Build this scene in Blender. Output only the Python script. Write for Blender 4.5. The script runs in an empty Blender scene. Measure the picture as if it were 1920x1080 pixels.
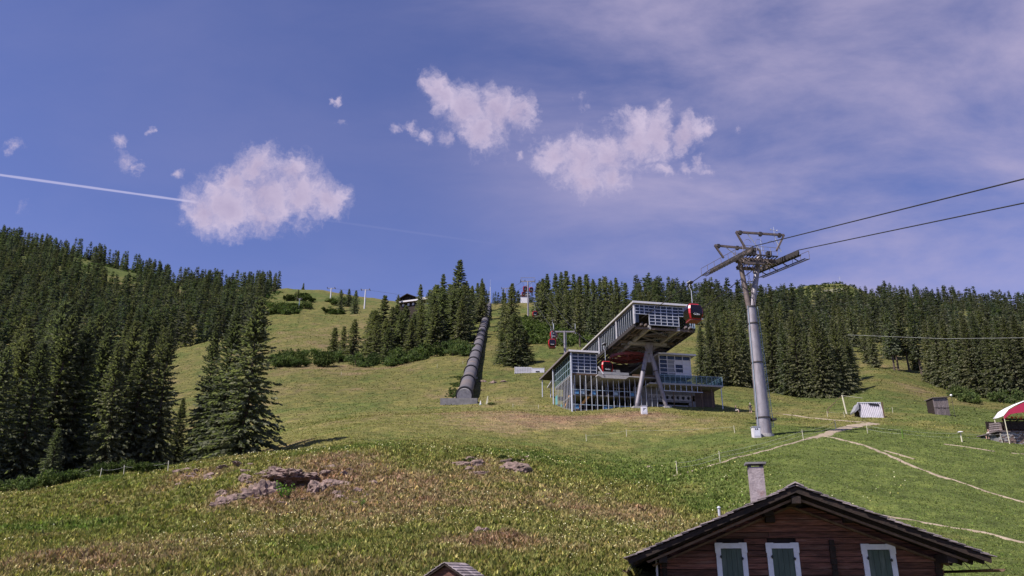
import bpy, bmesh, math, random
import numpy as np
from mathutils import Vector, Matrix, noise as mnoise

scene = bpy.context.scene
col = scene.collection
R = math.radians

# ------------------------------------------------------------------ camera
PITCH = R(20.1)
FOC = 1500.0                      # focal length in photograph pixels (1920 wide)
cam_d = bpy.data.cameras.new('camera')
cam = bpy.data.objects.new('camera', cam_d)
col.objects.link(cam)
cam_d.sensor_width = 36.0
cam_d.lens = FOC / 1920 * 36
cam_d.clip_start = 0.5
cam_d.clip_end = 6000
cam.location = (0, 0, 0)
cam.rotation_euler = (R(90) + PITCH, 0, 0)
scene.camera = cam

# ------------------------------------------------------------------ sun, exposure
SUN_H = Vector((-0.83, -0.55, 0)).normalized()
SUN_EL = R(52)
SUN_DIR = Vector((SUN_H.x * math.cos(SUN_EL), SUN_H.y * math.cos(SUN_EL), math.sin(SUN_EL)))
sd = bpy.data.lights.new('sun', 'SUN')
sd.energy = 4.6
sd.angle = R(0.53)
sd.color = (1.0, 0.935, 0.86)
sun = bpy.data.objects.new('sun', sd)
col.objects.link(sun)
sun.rotation_euler = SUN_DIR.to_track_quat('Z', 'Y').to_euler()
scene.view_settings.view_transform = 'Standard'
scene.view_settings.look = 'None'
scene.view_settings.exposure = 0.72
scene.view_settings.gamma = 1.0
scene.view_settings.use_curve_mapping = False
scene.cycles.max_bounces = 6
scene.cycles.transparent_max_bounces = 12
scene.cycles.use_denoising = True
scene.cycles.sample_clamp_indirect = 4


def ray(px, py):
    u = (px - 960) / FOC
    v = (540 - py) / FOC
    return np.array([u, math.cos(PITCH) - v * math.sin(PITCH), math.sin(PITCH) + v * math.cos(PITCH)])


def P(px, py, Y):
    d = ray(px, py)
    return d * (Y / d[1])


def on_plane(px, py, o, n):
    d = ray(px, py)
    o = np.array(o); n = np.array(n)
    return d * (float(o @ n) / float(d @ n))


# ------------------------------------------------------------------ world: sky with clouds
world = bpy.data.worlds.new('World')
scene.world = world
world.use_nodes = True
wt = world.node_tree
wt.nodes.clear()


class NT:
    """small helper for node trees"""
    def __init__(s, t):
        s.t = t
    def n(s, kind, **kw):
        nd = s.t.nodes.new(kind)
        for k, v in kw.items():
            setattr(nd, k, v)
        return nd
    def put(s, sock, val):
        if hasattr(val, 'is_output'):
            s.t.links.new(val, sock)
        else:
            if isinstance(val, (tuple, list)) and sock.type == 'RGBA' and len(val) == 3:
                val = (*val, 1)
            sock.default_value = val
    def math(s, op, a, b=0.0, c=0.0, clamp=False):
        nd = s.n('ShaderNodeMath', operation=op, use_clamp=clamp)
        s.put(nd.inputs[0], a); s.put(nd.inputs[1], b); s.put(nd.inputs[2], c)
        return nd.outputs[0]
    def vec(s, op, a, b=None, scale=None):
        nd = s.n('ShaderNodeVectorMath', operation=op)
        s.put(nd.inputs[0], a)
        if b is not None:
            s.put(nd.inputs[1], b)
        if scale is not None:
            s.put(nd.inputs['Scale'], scale)
        return nd.outputs['Value'] if op in ('DISTANCE', 'DOT_PRODUCT', 'LENGTH') else nd.outputs[0]
    def mix(s, f, a, b, mode='MIX'):
        nd = s.n('ShaderNodeMix', data_type='RGBA', blend_type=mode)
        s.put(nd.inputs['Factor'], f); s.put(nd.inputs['A'], a); s.put(nd.inputs['B'], b)
        return nd.outputs['Result']
    def noise(s, v, scale, detail=4, rough=0.5, dist=0.0, out='Fac'):
        nd = s.n('ShaderNodeTexNoise')
        if v is not None:
            s.put(nd.inputs['Vector'], v)
        s.put(nd.inputs['Scale'], scale); s.put(nd.inputs['Detail'], detail)
        s.put(nd.inputs['Roughness'], rough); s.put(nd.inputs['Distortion'], dist)
        return nd.outputs[out]
    def ramp(s, f, a, b, lo=0.0, hi=1.0, smooth=True):
        nd = s.n('ShaderNodeMapRange', interpolation_type='SMOOTHSTEP' if smooth else 'LINEAR')
        s.put(nd.inputs['Value'], f); s.put(nd.inputs['From Min'], a); s.put(nd.inputs['From Max'], b)
        s.put(nd.inputs['To Min'], lo); s.put(nd.inputs['To Max'], hi)
        return nd.outputs[0]


def unit(px, py):
    d = ray(px, py)
    return tuple(float(q) for q in d / np.linalg.norm(d))


W = NT(wt)
sky = W.n('ShaderNodeTexSky', sky_type='NISHITA')
sky.sun_disc = False
sky.sun_elevation = SUN_EL
sky.sun_rotation = math.atan2(SUN_H.x, SUN_H.y)
sky.altitude = 1500
sky.air_density = 1.0
sky.dust_density = 0.1
sky.ozone_density = 3.0
SKY_TINT = (0.86, 0.80, 1.17)
skyc = W.mix(1.0, sky.outputs[0], SKY_TINT, 'MULTIPLY')
dirv = W.n('ShaderNodeTexCoord').outputs['Generated']
dn = W.vec('NORMALIZE', dirv)
wn1 = W.noise(dn, 9, 3, 0.6, out='Color')
wn2 = W.noise(dn, 42, 4, 0.65, out='Color')
wob = W.vec('SCALE', W.vec('SUBTRACT', wn1, (0.5, 0.5, 0.5)), scale=0.026)
wob2 = W.vec('SCALE', W.vec('SUBTRACT', wn2, (0.5, 0.5, 0.5)), scale=0.034)
dw = W.vec('ADD', W.vec('ADD', dn, wob), wob2)
# thin cirrus drawn out along one direction of the wind, thicker toward the upper right
mp = W.n('ShaderNodeMapping')
mp.inputs['Rotation'].default_value = (R(20), R(-18), R(28))
mp.inputs['Scale'].default_value = (1.6, 5.0, 5.5)
W.put(mp.inputs['Vector'], dn)
cir = W.noise(mp.outputs[0], 1.5, 9, 0.58, 0.25)
cir2 = W.noise(dn, 2.6, 3, 0.5, 0.3)
cirm = W.ramp(W.vec('DOT_PRODUCT', dn, unit(1700, -120)), 0.80, 1.0)
cirm = W.math('ADD', W.math('MULTIPLY', cirm, 0.74), W.math('MULTIPLY', cir2, 0.14))
cirf = W.math('MULTIPLY', W.ramp(cir, 0.26, 0.80), cirm)
cirf = W.math('MULTIPLY_ADD', cirf, 1.12, 0.055, clamp=True)
c1 = W.mix(cirf, skyc, (4.3, 3.75, 5.3))
# condensation trail
na = np.cross(ray(0, 328), ray(338, 375)); na /= np.linalg.norm(na)
dist = W.math('ABSOLUTE', W.vec('DOT_PRODUCT', dn, tuple(map(float, na))))
wid = W.math('ADD', 0.0009, W.math('MULTIPLY', W.noise(dn, 40, 3), 0.0012))
tr = W.ramp(W.math('DIVIDE', dist, wid), 0.4, 1.2, 1.0, 0.0)
rightness = W.vec('DOT_PRODUCT', dn, (1.0, 0.0, 0.0))
tr = W.math('MULTIPLY', tr, W.ramp(rightness, -0.37, -0.36, 0.85, 0.06))
tr = W.math('MULTIPLY', tr, W.ramp(rightness, -0.12, 0.02, 0.8, 0.0))
c2 = W.mix(tr, c1, (4.6, 4.5, 6.6))
# cumulus: lobes around directions, torn at the rim by noise
LOBES = [(498, 372, 84), (430, 392, 60), (565, 368, 70), (482, 318, 44), (385, 398, 44), (612, 376, 46), (490, 412, 46), (545, 330, 46), (445, 345, 40),
         (875, 205, 52), (935, 212, 60), (975, 212, 38), (830, 175, 38), (900, 245, 44), (815, 162, 33), (845, 255, 30), (765, 235, 28), (740, 238, 22), (800, 250, 26), (1000, 190, 26),
         (1085, 305, 72), (1140, 290, 70), (1190, 262, 60), (1235, 250, 52), (1285, 250, 40), (1035, 290, 40), (980, 284, 20), (1095, 345, 46), (1150, 335, 40),
         (1318, 300, 28), (1245, 205, 30), (1205, 205, 22), (1250, 315, 32), (1325, 235, 28), (1335, 318, 20), (1290, 318, 28),
         (236, 300, 32), (222, 262, 24), (260, 315, 22), (1085, 200, 30), (630, 188, 15), (24, 275, 24), (38, 395, 30), (640, 238, 18), (340, 325, 18), (1395, 240, 14), (280, 237, 12),
         # clouds of the same day outside the frame
         (-520, 250, 90), (-600, 220, 70), (-450, 270, 50), (2350, 200, 80), (2430, 230, 60), (900, -420, 90), (980, -400, 70)]
fld = None
for (a, b, r) in LOBES:
    k = 1500.0 / (r * 0.90)
    q = W.vec('DISTANCE', dw, unit(a, b))
    q = W.math('MULTIPLY_ADD', q, -k, 1.06 if r > 32 else 0.55)
    fld = q if fld is None else W.math('SMOOTH_MAX', fld, q, 0.12)
fn = W.noise(dw, 26, 11, 0.64)
fine = W.noise(dn, 9, 4, 0.5)
dens = W.math('ADD', fld, W.math('MULTIPLY_ADD', fn, 2.5, -1.22))
dens = W.math('ADD', dens, W.math('MULTIPLY_ADD', fine, 0.7, -0.35))
cl = W.math('MULTIPLY', W.ramp(dens, -0.10, 1.0), 0.97)
shade = W.ramp(W.math('ADD', W.math('MULTIPLY', fn, 0.9), W.math('MULTIPLY', dens, -0.30)), -0.05, 0.50)
clc = W.mix(shade, (3.35, 2.85, 4.35), (5.5, 4.75, 6.15))
c3 = W.mix(cl, c2, clc)
bg = W.n('ShaderNodeBackground')
W.put(bg.inputs['Color'], c3)
bg.inputs['Strength'].default_value = 0.0745
wo = W.n('ShaderNodeOutputWorld')
wt.links.new(bg.outputs[0], wo.inputs['Surface'])

# ------------------------------------------------------------------ materials


def mat(name, c1, c2=None, scale=4.0, rough=0.75, metal=0.0, bump=0.0, bscale=None, stretch=None, spec=0.4,
        island=0.0, objrand=0.0, coord='Object', detail=6, dirt=None):
    m = bpy.data.materials.new(name)
    m.use_nodes = True
    t = m.node_tree
    b = t.nodes['Principled BSDF']
    N = NT(t)
    co = N.n('ShaderNodeTexCoord').outputs[coord]
    if stretch:
        mpn = N.n('ShaderNodeMapping')
        mpn.inputs['Scale'].default_value = stretch
        N.put(mpn.inputs['Vector'], co)
        co = mpn.outputs[0]
    c2 = c2 or tuple(q * 0.72 for q in c1)
    f = N.ramp(N.noise(co, scale, detail, 0.6), 0.28, 0.72)
    c = N.mix(f, c1, c2)
    if dirt:
        c = N.mix(N.ramp(N.noise(co, scale * 0.35, 5, 0.65), 0.52, 0.72), c, dirt)
    if island or objrand:
        k = None
        if island:
            k = N.math('MULTIPLY_ADD', N.n('ShaderNodeNewGeometry').outputs['Random Per Island'], island, 1 - island / 2)
        if objrand:
            k2 = N.math('MULTIPLY_ADD', N.n('ShaderNodeObjectInfo').outputs['Random'], objrand, 1 - objrand / 2)
            k = k2 if k is None else N.math('MULTIPLY', k, k2)
        c = N.vec('SCALE', c, scale=k)
    N.put(b.inputs['Base Color'], c)
    b.inputs['Roughness'].default_value = rough
    b.inputs['Metallic'].default_value = metal
    b.inputs['Specular IOR Level'].default_value = spec
    if bump:
        bn = N.n('ShaderNodeBump')
        bn.inputs['Strength'].default_value = bump
        bn.inputs['Distance'].default_value = 0.05
        N.put(bn.inputs['Height'], N.noise(co, bscale or scale * 4, 5, 0.6))
        t.links.new(bn.outputs[0], b.inputs['Normal'])
    return m


def leaf_mat(name, c1, c2, c3, transl=0.25, island=0.6, objrand=0.35, attr=None):
    m = bpy.data.materials.new(name)
    m.use_nodes = True
    t = m.node_tree
    t.nodes.clear()
    N = NT(t)
    rnd = N.n('ShaderNodeNewGeometry').outputs['Random Per Island']
    c = N.mix(N.ramp(rnd, 0.0, 0.6, smooth=False), c1, c2)
    c = N.mix(N.ramp(rnd, 0.75, 1.0, smooth=False), c, c3)
    if attr:
        a = N.n('ShaderNodeAttribute', attribute_name=attr)
        c = N.mix(1.0, c, a.outputs['Color'], 'MULTIPLY')
    if objrand:
        orr = N.n('ShaderNodeObjectInfo').outputs['Random']
        k = N.math('MULTIPLY_ADD', orr, objrand, 1 - objrand / 2)
        c = N.vec('SCALE', c, scale=k)
        c = N.mix(N.math('MULTIPLY', N.math('FRACT', N.math('MULTIPLY', orr, 7.13)), 0.35), c, N.mix(1.0, c, (1.35, 1.0, 0.7), 'MULTIPLY'))
    d = N.n('ShaderNodeBsdfDiffuse'); N.put(d.inputs[0], c)
    tr_ = N.n('ShaderNodeBsdfTranslucent'); N.put(tr_.inputs[0], N.mix(1.0, c, (1.1, 1.3, 0.6), 'MULTIPLY'))
    mx = N.n('ShaderNodeMixShader'); mx.inputs[0].default_value = transl
    t.links.new(d.outputs[0], mx.inputs[1]); t.links.new(tr_.outputs[0], mx.inputs[2])
    o = N.n('ShaderNodeOutputMaterial'); t.links.new(mx.outputs[0], o.inputs['Surface'])
    return m


def glass_mat(name, tint, clear=0.3):
    m = bpy.data.materials.new(name)
    m.use_nodes = True
    t = m.node_tree
    t.nodes.clear()
    N = NT(t)
    p = N.n('ShaderNodeBsdfPrincipled')
    p.inputs['Base Color'].default_value = (*tint, 1)
    p.inputs['Roughness'].default_value = 0.06
    p.inputs['Specular IOR Level'].default_value = 0.6
    tp = N.n('ShaderNodeBsdfTransparent'); tp.inputs[0].default_value = (0.75, 0.85, 0.88, 1)
    mx = N.n('ShaderNodeMixShader'); mx.inputs[0].default_value = clear
    t.links.new(p.outputs[0], mx.inputs[1]); t.links.new(tp.outputs[0], mx.inputs[2])
    o = N.n('ShaderNodeOutputMaterial'); t.links.new(mx.outputs[0], o.inputs['Surface'])
    return m


M = {}
M['wood'] = mat('weathered_dark_wood', (0.21, 0.085, 0.062), (0.062, 0.028, 0.023), 3.5, 0.8, bump=0.7, bscale=14, stretch=(0.5, 4, 5), objrand=0.9, dirt=(0.23, 0.125, 0.10))
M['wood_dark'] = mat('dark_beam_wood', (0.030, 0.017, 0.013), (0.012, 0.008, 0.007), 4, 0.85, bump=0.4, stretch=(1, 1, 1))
M['wood_tan'] = mat('tan_board_wood', (0.16, 0.10, 0.062), (0.075, 0.046, 0.032), 5, 0.8, bump=0.3)
M['wood_grey'] = mat('silvered_wood', (0.24, 0.195, 0.195), (0.10, 0.08, 0.08), 3, 0.85, bump=0.5, bscale=16, stretch=(6, 6, 0.6), objrand=0.5)
M['shingle'] = mat('silvered_shingle', (0.30, 0.25, 0.26), (0.15, 0.12, 0.125), 5, 0.85, bump=0.4, island=0.7, objrand=0.5, dirt=(0.10, 0.085, 0.075))
M['white_paint'] = mat('white_paint', (0.72, 0.72, 0.78), (0.60, 0.60, 0.66), 6, 0.5)
M['green_shutter'] = mat('green_shutter_paint', (0.062, 0.092, 0.072), (0.044, 0.068, 0.054), 4, 0.6, stretch=(3, 3, 0.5), dirt=(0.10, 0.125, 0.105))
M['black'] = mat('black_metal', (0.015, 0.015, 0.016), None, 5, 0.5)
M['plaster'] = mat('weathered_chimney_plaster', (0.34, 0.29, 0.30), (0.22, 0.18, 0.19), 3.5, 0.9, bump=0.6, bscale=12, dirt=(0.17, 0.085, 0.07))
M['concrete'] = mat('concrete', (0.36, 0.34, 0.34), (0.25, 0.235, 0.24), 2.5, 0.9, bump=0.3)
M['concrete_dark'] = mat('stained_concrete', (0.20, 0.19, 0.195), (0.12, 0.115, 0.12), 1.2, 0.9, bump=0.3)
M['steel'] = mat('galvanised_steel', (0.30, 0.275, 0.30), (0.19, 0.175, 0.195), 2.2, 0.55, 0.35, bump=0.15, stretch=(1, 1, 0.35), dirt=(0.22, 0.16, 0.155))
M['steel_dark'] = mat('greasy_steel', (0.075, 0.065, 0.062), (0.035, 0.03, 0.03), 5, 0.6, 0.3)
M['steel_rust'] = mat('rusty_tower_steel', (0.19, 0.145, 0.13), (0.095, 0.075, 0.072), 3, 0.7, 0.15)
M['alu'] = mat('aluminium_frame', (0.55, 0.56, 0.60), (0.42, 0.43, 0.47), 3, 0.4, 0.3)
M['alu_blue'] = mat('bluish_frame', (0.36, 0.45, 0.52), (0.26, 0.34, 0.40), 3, 0.4, 0.2)
M['roof_metal'] = mat('pale_roof_edge', (0.46, 0.43, 0.40), (0.36, 0.34, 0.33), 1.5, 0.6)
M['pipe'] = mat('grey_pipe_coating', (0.118, 0.108, 0.117), (0.080, 0.073, 0.080), 0.5, 0.65, 0.0, bump=0.1, bscale=3, dirt=(0.135, 0.105, 0.09))
M['pipe_band'] = mat('black_pipe_band', (0.045, 0.042, 0.046), None, 2, 0.7)
M['red'] = mat('red_gondola_paint', (0.50, 0.020, 0.030), (0.38, 0.014, 0.022), 3, 0.3, spec=0.6)
M['red_wheel'] = mat('faded_red_wheel', (0.22, 0.045, 0.045), (0.13, 0.030, 0.032), 3, 0.6)
M['glass_dark'] = glass_mat('dark_cabin_glass', (0.006, 0.006, 0.009), 0.12)
M['glass'] = glass_mat('station_glass', (0.020, 0.026, 0.045), 0.25)
M['glass_green'] = glass_mat('greenish_rail_glass', (0.05, 0.08, 0.075), 0.68)
M['panel_white'] = mat('white_panel', (0.62, 0.60, 0.63), (0.52, 0.50, 0.54), 2, 0.6)
M['panel_grey'] = mat('grey_panel', (0.27, 0.27, 0.29), (0.21, 0.21, 0.23), 2, 0.6)
M['cladding'] = mat('brown_board_cladding', (0.105, 0.070, 0.055), (0.055, 0.038, 0.032), 3, 0.8, stretch=(4, 4, 0.5), objrand=0.5)
M['blue'] = mat('blue_paint', (0.10, 0.27, 0.50), (0.07, 0.20, 0.40), 2, 0.6)
M['teal'] = mat('teal_paint', (0.06, 0.32, 0.30), None, 2, 0.6)
M['orange'] = mat('orange_paint', (0.62, 0.30, 0.07), None, 2, 0.6)
M['rope'] = mat('steel_rope', (0.045, 0.043, 0.045), None, 2, 0.5, 0.4)
M['post'] = mat('pale_fence_post', (0.62, 0.58, 0.44), (0.50, 0.46, 0.34), 4, 0.7)
M['wire'] = mat('pale_fence_wire', (0.55, 0.55, 0.50), None, 4, 0.6)
M['bark'] = mat('spruce_bark', (0.105, 0.075, 0.060), (0.055, 0.040, 0.034), 3, 0.95, bump=0.5)
M['rock'] = mat('pinkish_grey_rock', (0.29, 0.20, 0.175), (0.10, 0.072, 0.060), 3.8, 0.95, bump=1.0, bscale=7, dirt=(0.10, 0.085, 0.048), detail=10)
M['path'] = mat('trodden_gravel_path', (0.32, 0.255, 0.19), (0.20, 0.155, 0.11), 1.6, 0.95, bump=0.4, coord='Object', detail=9)
M['corrugated'] = mat('corrugated_sheet', (0.50, 0.47, 0.52), (0.38, 0.36, 0.40), 1.5, 0.45, 0.25)
M['canvas_white'] = mat('white_canvas', (0.78, 0.76, 0.78), (0.70, 0.68, 0.70), 2, 0.8)
M['canvas_red'] = mat('crimson_canvas', (0.50, 0.03, 0.09), (0.42, 0.025, 0.075), 2, 0.8)
M['flower_red'] = leaf_mat('red_geranium', (0.65, 0.05, 0.03), (0.75, 0.10, 0.06), (0.8, 0.25, 0.15), 0.2, objrand=0)
M['skin'] = mat('skin', (0.55, 0.33, 0.26), None, 3, 0.6)
M['cloth_black'] = mat('black_cloth', (0.02, 0.02, 0.025), None, 5, 0.9)
M['cloth_pale'] = mat('pale_cloth', (0.58, 0.52, 0.50), None, 5, 0.9)
M['cloth_grey'] = mat('grey_cloth', (0.12, 0.11, 0.12), None, 5, 0.9)
M['needles'] = leaf_mat('spruce_needles', (0.080, 0.092, 0.066), (0.134, 0.146, 0.100), (0.222, 0.230, 0.152), 0.42)
M['needles_far'] = leaf_mat('distant_spruce_needles', (0.055, 0.064, 0.047), (0.084, 0.094, 0.064), (0.130, 0.136, 0.080), 0.40, objrand=0, attr='tone')
M['leaves'] = leaf_mat('shrub_leaves', (0.058, 0.090, 0.036), (0.090, 0.126, 0.050), (0.14, 0.17, 0.075), 0.32)
M['leaves_dark'] = leaf_mat('dwarf_pine_leaves', (0.035, 0.060, 0.022), (0.060, 0.085, 0.032), (0.09, 0.11, 0.045), 0.25)
M['leaves_fresh'] = leaf_mat('fresh_leaves', (0.10, 0.20, 0.03), (0.15, 0.26, 0.05), (0.2, 0.3, 0.08), 0.35, objrand=0)
M['grass'] = leaf_mat('grass_blades', (0.75, 0.78, 0.75), (1.0, 1.0, 1.0), (1.45, 1.35, 1.3), 0.3, objrand=0, attr='tone')
M['flower_pale'] = leaf_mat('pale_wildflowers', (0.66, 0.58, 0.20), (0.72, 0.68, 0.45), (0.62, 0.52, 0.08), 0.2, objrand=0)
M['heather'] = leaf_mat('dry_heath_twigs', (0.13, 0.075, 0.045), (0.20, 0.12, 0.07), (0.28, 0.17, 0.10), 0.15, objrand=0)

# ------------------------------------------------------------------ mesh helpers


class MB:
    def __init__(s):
        s.v = []; s.f = []; s.m = []
    def _add(s, vs, fs, mi=0):
        o = len(s.v)
        s.v += [tuple(map(float, q)) for q in vs]
        s.f += [tuple(i + o for i in q) for q in fs]
        s.m += [mi] * len(fs)
        return s
    def box(s, x0, x1, y0, y1, z0, z1, mi=0):
        vs = [(x0, y0, z0), (x1, y0, z0), (x1, y1, z0), (x0, y1, z0), (x0, y0, z1), (x1, y0, z1), (x1, y1, z1), (x0, y1, z1)]
        return s._add(vs, [(3, 2, 1, 0), (4, 5, 6, 7), (0, 1, 5, 4), (1, 2, 6, 5), (2, 3, 7, 6), (3, 0, 4, 7)], mi)
    def beam(s, p, q, w, h, up=(0, 0, 1), mi=0):
        p = Vector(p); q = Vector(q); d = (q - p).normalized(); up = Vector(up)
        if abs(d.dot(up)) > 0.98:
            up = Vector((0, 1, 0))
        a = d.cross(up).normalized() * (w / 2); b = a.cross(d).normalized() * (h / 2)
        vs = [p - a - b, p + a - b, p + a + b, p - a + b, q - a - b, q + a - b, q + a + b, q - a + b]
        return s._add(vs, [(3, 2, 1, 0), (4, 5, 6, 7), (0, 1, 5, 4), (1, 2, 6, 5), (2, 3, 7, 6), (3, 0, 4, 7)], mi)
    def tube(s, p, q, r0, r1=None, n=10, mi=0, cap=True):
        r1 = r0 if r1 is None else r1
        p = Vector(p); q = Vector(q); d = (q - p).normalized()
        up = Vector((0, 0, 1)) if abs(d.z) < 0.95 else Vector((0, 1, 0))
        a = d.cross(up).normalized(); b = a.cross(d).normalized()
        vs = []
        for c, r in ((p, r0), (q, r1)):
            for i in range(n):
                t = 2 * math.pi * i / n
                vs.append(c + a * (r * math.cos(t)) + b * (r * math.sin(t)))
        fs = [(i, (i + 1) % n, n + (i + 1) % n, n + i) for i in range(n)]
        if cap:
            vs += vs[:2 * n]
            fs += [tuple(range(3 * n - 1, 2 * n - 1, -1)), tuple(range(3 * n, 4 * n))]
        return s._add(vs, fs, mi)
    def path(s, pts, r, n=6, mi=0):
        for a, b in zip(pts[:-1], pts[1:]):
            s.tube(a, b, r, r, n, mi, True)
        return s
    def ring(s, c, axis, r, w, t, n=24, mi=0):
        """flat hoop of outer radius r, radial thickness t and width w along axis"""
        c = Vector(c); d = Vector(axis).normalized()
        up = Vector((0, 0, 1)) if abs(d.z) < 0.95 else Vector((0, 1, 0))
        a = d.cross(up).normalized(); b = a.cross(d).normalized()
        vs = []
        for rr, oo in ((r, -w / 2), (r, w / 2), (r - t, w / 2), (r - t, -w / 2)):
            for i in range(n):
                k = 2 * math.pi * i / n
                vs.append(c + d * oo + a * (rr * math.cos(k)) + b * (rr * math.sin(k)))
        fs = []
        for j in range(4):
            for i in range(n):
                fs.append((j * n + i, j * n + (i + 1) % n, ((j + 1) % 4) * n + (i + 1) % n, ((j + 1) % 4) * n + i))
        return s._add(vs, fs, mi)
    def prism(s, poly, y0, y1, mi=0):
        """polygon in x,z extruded along y"""
        n = len(poly)
        vs = [(x, y0, z) for x, z in poly] + [(x, y1, z) for x, z in poly]
        fs = [tuple(range(n)), tuple(range(2 * n - 1, n - 1, -1))] + [(i, n + i, n + (i + 1) % n, (i + 1) % n) for i in range(n)]
        return s._add(vs, fs, mi)
    def mesh(s, name):
        me = bpy.data.meshes.new(name)
        me.from_pydata(s.v, [], s.f)
        return me
    def build(s, name, mats, parent=None, smooth=False, loc=None):
        me = s.mesh(name)
        ms = mats if isinstance(mats, (list, tuple)) else [mats]
        for m in ms:
            me.materials.append(M[m] if isinstance(m, str) else m)
        if len(ms) > 1:
            me.polygons.foreach_set('material_index', s.m)
        if smooth:
            me.polygons.foreach_set('use_smooth', [len(q) <= 4 for q in s.f])
        o = bpy.data.objects.new(name, me)
        col.objects.link(o)
        if parent:
            o.parent = parent
        if loc is not None:
            o.location = loc
        return o


def tag(o, label=None, cat=None, group=None, kind=None):
    if label: o['label'] = label
    if cat: o['category'] = cat
    if group: o['group'] = group
    if kind: o['kind'] = kind
    return o


def empty(name, loc, rz=0.0):
    o = bpy.data.objects.new(name, None)
    o.empty_display_size = 0.3
    o.location = tuple(float(q) for q in loc)
    o.rotation_euler = (0, 0, rz)
    col.objects.link(o)
    return o


def dup(o, parent=None, loc=None, rot=None, scale=None, name=None):
    c = o.copy()
    if name: c.name = name
    col.objects.link(c)
    c.parent = parent
    if loc is not None: c.location = loc
    if rot is not None: c.rotation_euler = rot
    if scale is not None: c.scale = scale
    return c


def copy_tree(o, parent=None):
    c = o.copy()
    col.objects.link(c)
    c.parent = parent
    for ch in list(o.children):
        copy_tree(ch, c)
    return c


def from_arrays(name, V, F, mats, parent=None, tone=None, corners=3, matidx=None):
    """V (n,3), F (m,corners) numpy -> object, quick for very many faces"""
    me = bpy.data.meshes.new(name)
    me.vertices.add(len(V)); me.vertices.foreach_set('co', np.ascontiguousarray(V, dtype=np.float32).ravel())
    me.loops.add(F.size); me.loops.foreach_set('vertex_index', np.ascontiguousarray(F, dtype=np.int32).ravel())
    me.polygons.add(len(F))
    me.polygons.foreach_set('loop_start', np.arange(0, F.size, corners, dtype=np.int32))
    me.polygons.foreach_set('loop_total', np.full(len(F), corners, dtype=np.int32))
    for m in (mats if isinstance(mats, (list, tuple)) else [mats]):
        me.materials.append(M[m] if isinstance(m, str) else m)
    if matidx is not None:
        me.polygons.foreach_set('material_index', np.ascontiguousarray(matidx, dtype=np.int32))
    if tone is not None:
        at = me.color_attributes.new('tone', 'FLOAT_COLOR', 'POINT')
        at.data.foreach_set('color', np.ascontiguousarray(np.c_[tone, np.ones(len(tone))], dtype=np.float32).ravel())
    me.update()
    me.validate()
    o = bpy.data.objects.new(name, me)
    col.objects.link(o)
    if parent: o.parent = parent
    return o


# ------------------------------------------------------------------ terrain
def vnoise(x, y, seed=0):
    xi = np.floor(x); yi = np.floor(y); fx = x - xi; fy = y - yi
    def h(a, b):
        q = np.sin(a * 127.1 + b * 311.7 + seed * 74.7) * 43758.5453
        return q - np.floor(q)
    fx = fx * fx * (3 - 2 * fx); fy = fy * fy * (3 - 2 * fy)
    a = h(xi, yi) * (1 - fx) + h(xi + 1, yi) * fx
    b = h(xi, yi + 1) * (1 - fx) + h(xi + 1, yi + 1) * fx
    return a * (1 - fy) + b * fy


def fbm(x, y, o=4, seed=0):
    s = 0; a = 0.5; t = 0
    for i in range(o):
        s = s + a * vnoise(x, y, seed + i * 13); t += a
        x = x * 2.03 + 17.3; y = y * 2.03 + 5.1; a *= 0.5
    return s / t


def sstep(a, b, x):
    t = np.clip((x - a) / (b - a), 0, 1)
    return t * t * (3 - 2 * t)


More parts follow.
